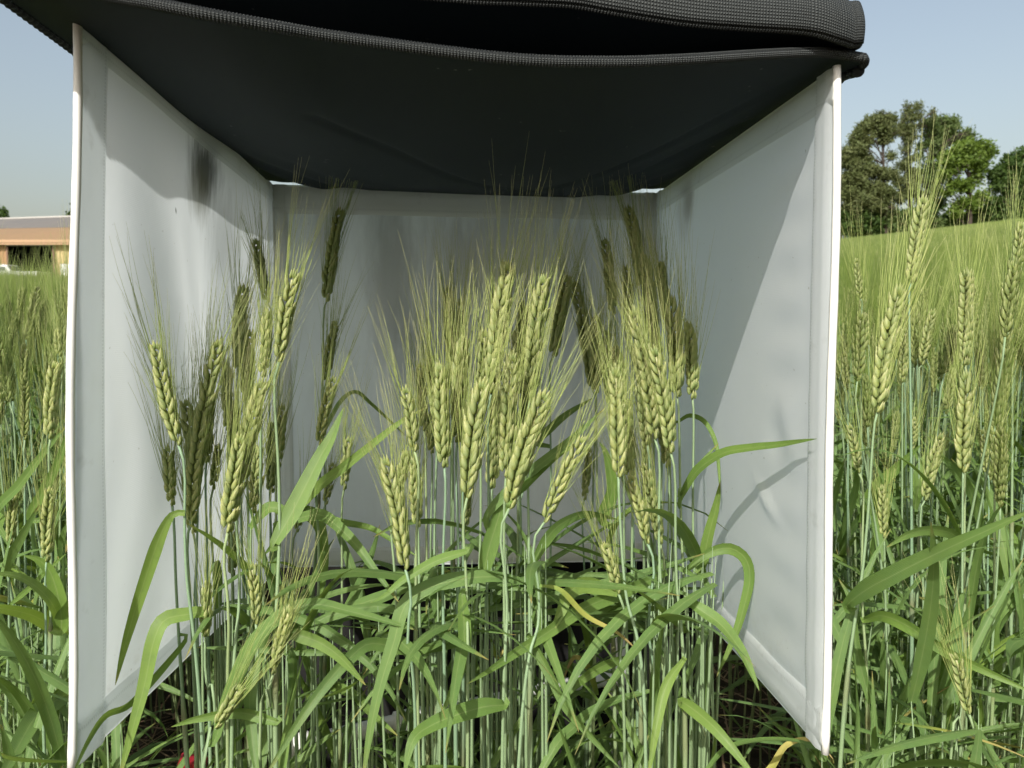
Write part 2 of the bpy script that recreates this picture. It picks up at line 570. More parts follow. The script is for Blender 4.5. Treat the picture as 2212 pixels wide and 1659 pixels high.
def wall(name, bl, br, tr, tl, nrm, ripple, mat, top_sag=0.0):
    nu, nv = 90, 90
    u, v = np.meshgrid(np.linspace(0, 1, nu), np.linspace(0, 1, nv), indexing='ij')
    P = bilinear(bl, br, tr, tl, u, v)
    P = P + nrm * (ripple(u, v) * edge_fade(u, v))[..., None]
    o = MB().add((P - TO).reshape(-1, 3), grid_faces(nu, nv), u.ravel(), v.ravel()).obj(name, mat, tent)

    def S(uu, vv, lift):
        uu, vv = np.asarray(uu, float), np.asarray(vv, float)
        return bilinear(bl, br, tr, tl, uu, vv) + nrm * (ripple(uu, vv) * edge_fade(uu, vv) + lift)[..., None]
    return o, S


def smooth_step(x):
    x = np.clip(x, 0, 1)
    return x * x * (3 - 2 * x)


def left_ripple(u, v):
    d = 0.013 * g2(u, v, 0.34, 0.52, 0.085, 0.34, 0.30)          # a long soft fold, pushed inwards
    d -= 0.009 * g2(u, v, 0.22, 0.55, 0.08, 0.30, 0.25)
    d -= 0.007 * g2(u, v, 0.55, 0.60, 0.12, 0.30, 0.1)
    d += 0.004 * g2(u, v, 0.46, 0.52, 0.05, 0.2, 0.15)
    d += 0.0014 * np.sin(u * 23 + v * 5) * np.exp(-((v - 0.45) / 0.3) ** 2)
    d += 0.0009 * np.sin(u * 30 - v * 9 + 1.0) * smooth_step((0.5 - v) / 0.2)
    return d


def right_ripple(u, v):
    d = 0.007 * g2(u, v, 0.45, 0.5, 0.4, 0.45)
    d += 0.0008 * np.sin(v * 75 + 2 * np.sin(u * 6)) * np.exp(-((u - 0.13) / 0.06) ** 2)
    d += 0.0022 * g2(u, v, 0.13, 0.47, 0.03, 0.035) - 0.0022 * g2(u, v, 0.16, 0.43, 0.04, 0.03)
    d += 0.003 * g2(u, v, 0.2, 0.33, 0.05, 0.012, 0.5)
    d += 0.0010 * np.sin(u * 30 + v * 46) * np.exp(-((v - 0.10) / 0.12) ** 2)
    return d


def back_ripple(u, v):
    return 0.010 * g2(u, v, 0.3, 0.55, 0.06, 0.4, 0.15) - 0.012 * g2(u, v, 0.5, 0.5, 0.09, 0.4, -0.1) + 0.008 * g2(u, v, 0.7, 0.6, 0.08, 0.4, 0.1)


wl, SL = wall('side_wall', CFLb, CBLb, CBLt, CFLt, LN, left_ripple, mat_fabric('white_cloth_stained', 'left'))
wl['label'] = 'side wall with a dark mould stain and a soft fold'
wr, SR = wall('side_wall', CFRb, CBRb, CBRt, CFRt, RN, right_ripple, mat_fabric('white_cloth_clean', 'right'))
wr['label'] = 'smooth side wall crossed by a leaf shadow'
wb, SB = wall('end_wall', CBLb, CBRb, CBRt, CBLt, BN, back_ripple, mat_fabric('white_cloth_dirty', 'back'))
wb['label'] = 'shaded end wall with grey water stains'


def strip(parent, S, along, fixed, w0, w1, lift=0.0022, name='hem', n=60, mat=None):
    """a sewn band laid on a wall; along = 'u' or 'v'; from w0 to w1 across"""
    a = np.linspace(0.0, 1.0, n)
    b = np.linspace(w0, w1, 6)
    A, B = np.meshgrid(a, b, indexing='ij')
    prof = np.array([0.0, 1, 1, 0.8, 1.15, 0.15])[None, :] * np.ones((n, 1))
    U, V = (A, B) if along == 'u' else (B, A)
    P = S(U, V, lift * prof + 0.0004)
    return MB().add((P - TO).reshape(-1, 3), grid_faces(n, 6), A.ravel(), np.tile(np.linspace(0, 1, 6), n)).obj(name, mat or HEM, parent)


strip(wl, SL, 'v', 0, 0.008, 0.088)
strip(wl, SL, 'u', 0, 0.995, 0.952)
strip(wl, SL, 'u', 0, 0.004, 0.060)
strip(wl, SL, 'v', 0, 0.993, 0.950)
strip(wr, SR, 'v', 0, 0.008, 0.060)
strip(wr, SR, 'u', 0, 0.995, 0.945)
strip(wr, SR, 'u', 0, 0.004, 0.070)
strip(wr, SR, 'v', 0, 0.993, 0.955)
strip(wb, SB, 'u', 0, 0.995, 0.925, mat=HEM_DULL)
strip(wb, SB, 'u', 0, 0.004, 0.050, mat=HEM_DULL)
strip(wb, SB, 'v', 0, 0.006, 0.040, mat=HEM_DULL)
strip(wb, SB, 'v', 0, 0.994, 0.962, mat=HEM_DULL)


def pole(a, b, r, parent, name='edge_piping', wob=0.0012):
    n = 40
    t = np.linspace(0, 1, n)[:, None]
    P = a * (1 - t) + b * t
    P = P + np.stack([np.sin(t[:, 0] * 9) * wob, np.cos(t[:, 0] * 7) * wob, 0 * t[:, 0]], -1)
    rad = r * (1 + 0.04 * np.sin(np.linspace(0, 60, n)))
    return tube(MB(), P - TO, rad, 10).obj(name, POLE, parent)


pole(CFLt, CFLb, 0.0027, wl)
pole(CFRt, CFRb, 0.0027, wr)
pole(CBLt, CBLb, 0.0030, wb)
pole(CBRt, CBRb, 0.0030, wb)

# roof: the lower cloth with a ribbed cord along its drooping front edge
fr4 = [(-175, -150, 0.434), (150, -70, 0.426), (432, 0, 0.420), (593, 27, 0.412), (803, 68, 0.408), (1050, 113, 0.418), (1366, 165, 0.438), (2014, 247, 0.443),
       (2416, 262, 0.452), (2732, 252, 0.468), (3040, 232, 0.490), (3287, 222, 0.509), (3400, 235, 0.513), (3452, 246, 0.516)]
FRONT = np.array([at4(*p) for p in fr4])
nf = 120
FE = catmull(FRONT, nf)
bk4 = [(1000, 742, 1.000), (1085, 722, 0.998), (1300, 752, 1.0), (1700, 772, 1.003), (2050, 784, 1.006), (2350, 788, 1.01), (2560, 760, 1.016), (2632, 752, 1.02), (2720, 760, 1.025)]
BE = catmull(np.array([at4(*p) for p in bk4]), nf)
nd = 60
roof_v = np.zeros((nf, nd, 3))
for j in range(nd):
    w = j / (nd - 1)
    L = FE * (1 - w) + BE * w
    uu = np.linspace(0, 1, nf)
    sag = -0.018 * math.sin(math.pi * w) * np.sin(math.pi * np.clip(uu, 0, 1)) ** 0.8
    wr_ = 0.0022 * np.sin(uu * 11 + w * 9) * math.sin(math.pi * w) + 0.0030 * np.exp(-((uu - 0.18 - 0.55 * w) / 0.012) ** 2) * (w > 0.25) * math.sin(math.pi * w)
    wr_ += 0.004 * np.exp(-((uu - 0.98 + 0.42 * w) / 0.012) ** 2) * math.sin(math.pi * w)
    wr_ += 0.004 * np.exp(-((uu - 1.10 + 0.42 * w) / 0.016) ** 2) * math.sin(math.pi * w) * (w > 0.3)
    wr_ += 0.0035 * np.sin(uu * 60 + w * 30) * np.exp(-((uu - 0.86) / 0.09) ** 2) * np.exp(-((w - 0.9) / 0.2) ** 2)
    wr_ += 0.0035 * np.sin(uu * 50 - w * 30) * np.exp(-((uu - 0.16) / 0.09) ** 2) * np.exp(-((w - 0.9) / 0.2) ** 2)
    L = L.copy()
    L[:, 2] += sag + wr_
    roof_v[:, j] = L
roof = MB().add((roof_v - TO).reshape(-1, 3), grid_faces(nf, nd), np.repeat(np.linspace(0, 1, nf), nd), np.tile(np.linspace(0, 1, nd), nf)).obj('roof', BLACK, tent)
roof['label'] = 'sagging black cloth roof over the tent'


def ribbed_cord(P, r, name, parent, ribs=150):
    n = ribs * 4
    Q = catmull(P, n)
    ph = np.arange(n) % 4
    rad = r * np.where(ph == 0, 0.86, np.where(ph == 2, 1.06, 1.0))
    return tube(MB(), Q - TO, rad, 10, t=np.linspace(0, 1, n) * ribs / 80 * 0.31416).obj(name, WEB, parent)


FE2 = FE.copy(); FE2[:, 2] += 0.002
ribbed_cord(np.concatenate([FE2, FE2[-1:] + np.array([[0.004, 0.010, -0.001], [0.001, 0.03, -0.002]])]), 0.0033, 'front_cord', roof, 330)
ribbed_cord(np.concatenate([[FE[-1] + [0.003, 0.01, -0.003]], roof_v[-1, 3:]]), 0.0038, 'side_cord', roof, 90)
ribbed_cord(np.concatenate([[FE[0] + [0.0, 0.01, -0.003]], roof_v[0, 3:]]), 0.0038, 'side_cord', roof, 90)

# the upper layer: a sheet above with a wide webbing band hanging from its front edge
up4 = [(40, -420, 0.470), (700, -210, 0.468), (1300, -60, 0.468), (1817, -4, 0.470), (2100, 10, 0.472), (2292, 20, 0.474), (2447, 46, 0.476), (2732, 90, 0.482), (2979, 110, 0.488), (3226, 126, 0.494),
       (3350, 158, 0.500), (3405, 178, 0.506)]
UE = catmull(np.array([at4(*p) for p in up4]), nf)
nb = 9
band = np.zeros((nf + 14, nb, 3))
hgt = np.interp(np.linspace(0, 1, nf), [0, 0.7, 0.96, 1], [0.05, 0.036, 0.0285, 0.0265])
for j in range(nb):
    w = j / (nb - 1)
    band[:nf, j] = UE + np.stack([np.zeros(nf), -0.004 * math.sin(math.pi * w) + 0.006 * w * np.ones(nf), hgt * w], -1)
for i in range(14):                       # the band turns the corner and runs back along the side
    a = (i + 1) / 14
    th = min(1.0, a * 2.2) * math.pi / 2
    off = np.array([0.007 * math.sin(th) + 0.001 * a, 0.007 * (1 - math.cos(th)) + max(0, a - 0.45) * 0.16, 0.006 * a])
    band[nf + i] = band[nf - 1] + off
top = MB().add((band - TO).reshape(-1, 3), grid_faces(nf + 14, nb), np.repeat(np.linspace(0, 1, nf + 14) * 1.25, nb), np.tile(np.linspace(0, 1, nb), nf + 14)).obj('front_band', WEB, tent)
top['label'] = 'wide ribbed webbing band along the upper edge of the roof'
sol = top.modifiers.new('thick', 'SOLIDIFY'); sol.thickness = 0.003; sol.offset = 1
UE2 = UE.copy()
ribbed_cord(np.concatenate([UE2, UE2[-1:] + np.array([[0.007, 0.006, 0.002], [0.008, 0.03, 0.004], [0.010, 0.12, 0.006]])]), 0.0026, 'edge_cord', top, 330)
ribbed_cord(band[:, -1], 0.0028, 'edge_cord', top, 330)
cover = np.zeros((nf, 30, 3))
for j in range(30):
    w = j / 29
    cover[:, j] = band[:nf, -1] * (1 - w) + (BE + [0, 0.02, 0.035]) * w
cv = MB().add((cover - TO).reshape(-1, 3), grid_faces(nf, 30)).obj('roof_cover', BLACK, tent)
inner = np.zeros((nf, 30, 3))
for j in range(30):
    w = j / 29
    inner[:, j] = UE * (1 - w) + (BE + [0, 0.01, 0.012]) * w
MB().add((inner - TO).reshape(-1, 3), grid_faces(nf, 30)).obj('roof_lining', BLACK, tent)
gus = np.zeros((2, 20, 4, 3))             # the cloth that closes the two sides between the layers
for e, i in ((0, 0), (1, -1)):
    for j in range(20):
        w = j / 19
        lo = roof_v[i, int(w * (nd - 1))]
        hi = inner[i, int(w * 29)]
        for q in range(4):
            s = q / 3
            gus[e, j, q] = lo * (1 - s) + hi * s + np.array([(0.006 if e else -0.006) * -math.sin(math.pi * s), 0.012 * math.sin(math.pi * s), 0])
    MB().add((gus[e] - TO).reshape(-1, 3), grid_faces(20, 4)).obj('gusset', BLACK, tent)
# a loose white thread and a torn scrap of cloth at the top corner
th = catmull(np.array([at4(372, 50, 0.484), at4(395, 62, 0.484), at4(420, 66, 0.485), at4(430, 69, 0.486)]), 14)
tube(MB(), th - TO, 0.0005, 5).obj('thread', POLE, tent)
mb = MB(); slab(mb, [at4(266, 14, 0.482) - TO, at4(300, 22, 0.486) - TO, at4(318, 44, 0.487) - TO, at4(284, 36, 0.483) - TO], 0.0006)
mb.obj('torn_corner', POLE, tent)

# ------------------------------------------------------------------ pipes under the tent
stand = empty('pipe_stand', (0, 1.0, 0))
tag(stand, 'white plastic pipe frame lying low behind the wheat stalks under the tent', 'pipe stand')
SO = np.array(stand.location)


def pipe(p, q, r=0.0107, name='pipe', par=None):
    P = np.array([p * (1 - a) + q * a for a in np.linspace(0, 1, 14)])
    return tube(MB(), P - SO, r, 14).obj(name, PVC, par or stand)


pA, pB = at4(1180, 2985, 0.93), at4(2478, 2700, 1.064)
pM = at4(1640, 2880, 0.965)
pipe(pA, pM); pipe(pM, pB)
tube(MB(), np.array([pM + (pB - pM) * a for a in (-0.07, -0.065, 0.065, 0.07)]) - SO, [0.0115, 0.0138, 0.0138, 0.0115], 14).obj('coupling', PVC, stand)
tube(MB(), np.array([pA + (pM - pA) * a for a in (-0.06, -0.05, 0.12, 0.13)]) - SO, [0.012, 0.0142, 0.0142, 0.012], 14).obj('elbow', PVC, stand)
tube(MB(), np.array([pB + (pA - pB) * a for a in (-0.02, -0.018, 0.03, 0.032)]) - SO, [0.012, 0.0142, 0.0142, 0.012], 14).obj('elbow', PVC, stand)
for X in (at4(2478, 2120, 1.085),):
    g = X.copy(); g[2] = 0.0
    pipe(g, X, 0.0107, 'upright')
for e in (pA,):
    g = e.copy(); g[2] = 0
    pipe(g, e, 0.0107, 'foot')
# a dark sheet hanging in folds behind the plot, below the end wall
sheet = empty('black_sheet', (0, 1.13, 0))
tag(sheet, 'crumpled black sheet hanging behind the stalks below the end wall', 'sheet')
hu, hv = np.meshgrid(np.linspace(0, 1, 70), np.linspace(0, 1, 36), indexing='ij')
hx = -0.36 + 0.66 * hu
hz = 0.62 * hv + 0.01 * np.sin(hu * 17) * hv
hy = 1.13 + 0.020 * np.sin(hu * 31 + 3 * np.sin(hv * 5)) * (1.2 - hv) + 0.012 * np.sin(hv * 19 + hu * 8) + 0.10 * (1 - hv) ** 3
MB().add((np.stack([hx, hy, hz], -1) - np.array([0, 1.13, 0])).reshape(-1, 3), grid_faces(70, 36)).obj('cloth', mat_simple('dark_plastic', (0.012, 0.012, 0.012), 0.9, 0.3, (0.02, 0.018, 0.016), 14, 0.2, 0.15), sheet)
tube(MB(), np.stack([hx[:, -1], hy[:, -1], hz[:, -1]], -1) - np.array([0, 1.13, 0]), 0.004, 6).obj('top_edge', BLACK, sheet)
rb = empty('red_clip', at4(765, 3068, 0.76))
tag(rb, 'red plastic clip lying low among stalks beside the stained wall', 'clip')
mb = MB(); box(mb, (0, 0, 0), (0.026, 0.014, 0.020), Euler((0.2, 0.35, 0.3)).to_matrix())
o = mb.obj('body', REDP, rb, smooth=False); b_ = o.modifiers.new('edge', 'BEVEL'); b_.width = 0.002; b_.segments = 2
mb = MB(); box(mb, (-0.012, -0.006, -0.007), (0.016, 0.006, 0.012), Euler((0.5, 0.2, -0.5)).to_matrix())
o = mb.obj('jaw', REDP, rb, smooth=False); b_ = o.modifiers.new('edge', 'BEVEL'); b_.width = 0.0015; b_.segments = 2
g = rb.location.copy()
tube(MB(), np.array([(0, 0, -0.008), (0, 0.0, -g.z)]), 0.003, 8).obj('stake', REDP, rb)

# ------------------------------------------------------------------ wheat: pieces
def ovoid(length, w, th, tilt_y=0.0, base=(0, 0, 0), bulge=0.0, seg=6, rings=5, flare=0.0011):
    """a plump husk, pointed at the top, standing on its base"""
    mb = MB()
    u = np.linspace(0, 1, rings + 1)
    prof = np.interp(u, [0, 0.08, 0.22, 0.38, 0.55, 0.70, 0.82, 0.92, 1.0], [0.35, 0.66, 0.94, 1.0, 0.86, 0.60, 0.36, 0.19, 0.03])
    ang = np.arange(seg) * 2 * math.pi / seg + 0.3
    x = np.cos(ang)[None] * prof[:, None] * th / 2 + (bulge * np.sin(math.pi * u) + flare * u ** 3)[:, None]
    y = np.sin(ang)[None] * prof[:, None] * w / 2
    z = np.repeat((u * length)[:, None], seg, 1)
    v = np.stack([x, y, z], -1).reshape(-1, 3)
    c, s = math.cos(tilt_y), math.sin(tilt_y)
    v = np.stack([v[:, 0], v[:, 1] * c + v[:, 2] * s, -v[:, 1] * s + v[:, 2] * c], -1) + np.asarray(base)
    f = [(i * seg + j, i * seg + (j + 1) % seg, (i + 1) * seg + (j + 1) % seg, (i + 1) * seg + j) for i in range(rings) for j in range(seg)]
    edge = np.abs(np.sin(ang))[None] ** 6 * np.ones((rings + 1, 1))
    mb.add(v, f, np.repeat(u, seg), edge.ravel())
    return mb


def spikelet_mb(rg, seg=6, rings=5, lite=False):
    """husks of one spikelet: x points away from the stalk, y across the fan, z up"""
    mb = MB()
    j = lambda a: rg.uniform(-a, a)
    if not lite:
        for sg in (-1, 1):
            mb.merge(ovoid(0.0100 + j(0.0008), 0.0032, 0.0042 + j(0.0004), sg * (0.17 + j(0.06)), (0.0006 + j(0.0004), sg * 0.0030, 0.0002), 0.0006, seg, rings))
    for sg in (-1, 1):
        mb.merge(ovoid(0.0132 + j(0.0012), 0.0042 + j(0.0003), 0.0046 + j(0.0004), sg * (0.13 + j(0.07)), (0.0004 + j(0.0004), sg * 0.0018, 0.0014), 0.0010, seg, rings))
    mb.merge(ovoid(0.0140 + j(0.0012), 0.0040, 0.0040, j(0.12), (0.0009, j(0.0006), 0.0026), 0.0008, seg, rings))
    return mb


SPIKE_MESH = [spikelet_mb(rng, 7, 8).mesh('spikelet', EAR) for _ in range(10)]
SPIKE_LITE = [spikelet_mb(rng, 5, 4, True) for _ in range(4)]
AWN_TIPS = np.array([(0.0020, 0.0030, 0.0128), (0.0020, -0.0030, 0.0128), (0.0030, 0.0, 0.0150)])


def awn_batch(mb, S, D, Lh, B, r0=0.00027, seg=4, sides=3, m=0):
    """many thin bristles at once: starts S, directions D, lengths Lh, sideways bend B"""
    S, D, B = np.asarray(S), unit(D), np.asarray(B)
    N = len(S)
    u = np.linspace(0, 1, seg + 1)
    P = S[:, None] + D[:, None] * (u[None, :, None] * np.asarray(Lh)[:, None, None]) + B[:, None] * (u ** 2)[None, :, None] * np.asarray(Lh)[:, None, None]
    A = unit(np.cross(D, np.array([0.2, 1.0, 0.1])))
    C = np.cross(D, A)
    rad = r0 * (1.0 - 0.80 * u)
    ang = np.arange(sides) * 2 * math.pi / sides
    ring = P[:, :, None] + rad[None, :, None, None] * (np.cos(ang)[None, None, :, None] * A[:, None, None] + np.sin(ang)[None, None, :, None] * C[:, None, None])
    base = np.arange(N) * (seg + 1) * sides
    f = []
    one = [(i * sides + j, i * sides + (j + 1) % sides, (i + 1) * sides + (j + 1) % sides, (i + 1) * sides + j) for i in range(seg) for j in range(sides)]
    for b in base:
        f += [(b + a, b + c, b + d, b + e) for a, c, d, e in one]
    mb.add(ring.reshape(-1, 3), f, np.tile(np.repeat(u, sides), N), 0.0, m)


def ear_layout(tip, base, roll, rg, bend=0.0, view=None, count=None, plump=1.0, awn_len=0.078):
    """places of the spikelets and bristles along an ear that runs from base to tip"""
    tip, base = np.asarray(tip, float), np.asarray(base, float)
    Lh = np.linalg.norm(tip - base)
    V = unit(base - CAM) if view is None else np.asarray(view, float)
    ax = unit(tip - base)
    side0 = unit(np.cross(ax, V))
    ctrl = (tip + base) / 2 + side0 * bend * Lh
    n = count or max(9, int(round(Lh / 0.0046)))
    body = Lh - 0.012
    mats, awS, awD, awL, awB = [], [], [], [], []
    path = []
    for i in range(n + 1):
        t = i / n * body / Lh
        P = (1 - t) ** 2 * base + 2 * t * (1 - t) * ctrl + t * t * tip
        T = unit(2 * (1 - t) * (ctrl - base) + 2 * t * (tip - ctrl))
        path.append(P)
        L0 = unit(np.cross(T, V)); N0 = np.cross(L0, T)
        r = roll + 0.25 * math.sin(t * 4 + roll * 3)
        L = L0 * math.cos(r) + N0 * math.sin(r)
        N = np.cross(L, T)
        sd = 1 if i % 2 else -1
        last = i == n
        size = plump * (0.72 + 0.33 * math.sin(math.pi * min(1, (i / n) * 0.86 + 0.10)) ** 0.7) * rg.uniform(0.94, 1.06)
        if i == 0: size *= 0.72
        if last: size *= 0.85
        X = -N if last else sd * L
        Z = unit(T + (0 if last else 0.165 + 0.07 * rg.normal()) * X + 0.06 * rg.normal() * N)
        X = unit(X - Z * (X @ Z))
        Y = np.cross(Z, X)
        M = np.eye(4)
        M[:3, 0], M[:3, 1], M[:3, 2] = X * size, Y * size, Z * size
        M[:3, 3] = P + (0 if last else 0.0009 * size) * X
        mats.append(M)
        tips = AWN_TIPS @ M[:3, :3].T + M[:3, 3]
        for q in range(3):
            if (q == 2 and rg.random() < 0.35) or rg.random() < 0.04:
                continue
            if i == 0 and q: continue
            awS.append(tips[q] - 0.0012 * Z)
            d = unit(T + (0 if last else 0.11 + 0.09 * rg.random()) * X + (0.12 * (1 if q == 0 else -1 if q == 1 else 0)) * Y + 0.05 * rg.normal(size=3))
            awD.append(d)
            awL.append(awn_len * rg.uniform(0.72, 1.12) * (0.70 + 0.35 * min(1, i / n * 1.6)))
            awB.append(-0.05 * X + 0.06 * rg.normal(size=3) + np.array([0, 0, -0.012]))
    return np.array(path), mats, (np.array(awS), np.array(awD), np.array(awL), np.array(awB))


def smooth01(x):
    x = np.clip(x, 0, 1)
    return x * x * (3 - 2 * x)


def ribbon(mb, P, S, w, fold=0.16, m=0, cross=5):
    """a leaf blade along P, S pointing across it"""
    P = np.asarray(P); n = len(P)
    T = unit(np.gradient(P, axis=0))
    S = unit(S - T * (S * T).sum(1, keepdims=True))
    N = np.cross(T, S)
    c = np.linspace(-1, 1, cross)
    w = np.asarray(w)
    prof = (np.abs(c) ** 1.3) * fold
    v = P[:, None] + S[:, None] * (c[None, :, None] * w[:, None, None] / 2) + N[:, None] * (prof[None, :, None] * w[:, None, None])
    mb.add(v.reshape(-1, 3), grid_faces(n, cross), np.repeat(np.linspace(0, 1, n), cross), np.tile((c + 1) / 2, n), m)


def blade_width(n, wmax, base=0.55, tipp=2.2):
    u = np.linspace(0, 1, n)
    return wmax * (base + (1 - base) * smooth01(u / 0.30)) * np.maximum(1 - u ** tipp, 0.0) ** 0.85 + 0.0003


def blade_free(p0, az, length, wmax, up, droop, rg, n=11, twist=0.0):
    """a leaf that leaves its stalk at p0, rises and bends over under its own weight"""
    th = up
    P = [np.asarray(p0, float)]
    h = np.array([math.sin(az), math.cos(az), 0])
    st = length / (n - 1)
    curl = rg.normal() * 0.05
    a = az
    for i in range(n - 1):
        a += curl
        h = np.array([math.sin(a), math.cos(a), 0])
        P.append(P[-1] + st * (h * math.cos(th) + np.array([0, 0, 1.0]) * math.sin(th)))
        th -= droop / (n - 1) * (0.5 + 1.2 * i / n)
    P = np.array(P)
    S0 = np.array([math.cos(az), -math.sin(az), 0])
    T = unit(np.gradient(P, axis=0))
    N = np.cross(T, S0)
    tw = np.linspace(0.2, 1, n) * twist
    S = S0[None] * np.cos(tw)[:, None] + N * np.sin(tw)[:, None]
    return P, S, blade_width(n, wmax)


def stalk_mb(P, r0=0.0011, r1=0.0021, nodes=(0.42, 0.70), sides=6):
    """P from the ear down to the ground"""
    n = len(P)
    u = np.linspace(0, 1, n)
    rad = r0 + (r1 - r0) * smooth01(u * 1.6)
    mark = np.zeros(n)
    for k in nodes:
        rad *= 1 + 0.16 * smooth01((u - k) / 0.02 + 1) * (u < k + 0.13)
        b = np.exp(-((u - k) / 0.012) ** 2)
        rad += 0.0007 * b
        mark = np.maximum(mark, b)
    return tube(MB(), P, rad, sides, t=u, mark=mark)


PLANTS = []          # every plant with a stalk that a measured leaf may grow from


def make_plant(tip, base, foot_pts, label, group, rg, roll=0.0, bend=0.0, detailed=True, cat='wheat plant', plump=1.0, awn_len=0.078, thick=1.0):
    """one wheat stalk with its ear; foot_pts: places the stalk passes on its way down"""
    foot = np.asarray(foot_pts[-1], float)
    root = empty('wheat_plant', foot)
    tag(root, label, cat, group)
    ax = unit(np.asarray(tip) - np.asarray(base))
    neck = np.asarray(base) - ax * 0.02
    P = catmull(np.array([np.asarray(base, float), neck] + [np.asarray(q, float) for q in foot_pts]), 56)
    stalk_mb(P - foot, 0.0010 * thick, 0.0020 * thick, (rg.uniform(0.25, 0.42), rg.uniform(0.55, 0.75))).obj('stem', STALK, root)
    path, mats, aw = ear_layout(tip, base, roll, rg, bend, plump=plump, awn_len=awn_len)
    ear = tube(MB(), path - foot, 0.0008, 6).obj('ear', EAR, root)
    for M in mats:
        M = M.copy(); M[:3, 3] -= foot
        o = link('spikelet', SPIKE_MESH[int(rg.integers(len(SPIKE_MESH)))], ear)
        o.matrix_basis = Matrix(M.tolist())
    mb = MB(); awn_batch(mb, aw[0] - foot, aw[1], aw[2], aw[3])
    a = mb.obj('awns', AWN, ear)
    a['kind'] = 'stuff'
    px = np.array([to_px(q) for q in P])
    PLANTS.append((root, foot, P, px))
    return root, foot, P


def add_leaf(root, foot, P, S, w, mat=LEAF, fold=0.16, name='leaf'):
    mb = MB(); ribbon(mb, np.asarray(P) - foot, S, w, fold)
    return mb.obj(name, mat, root)


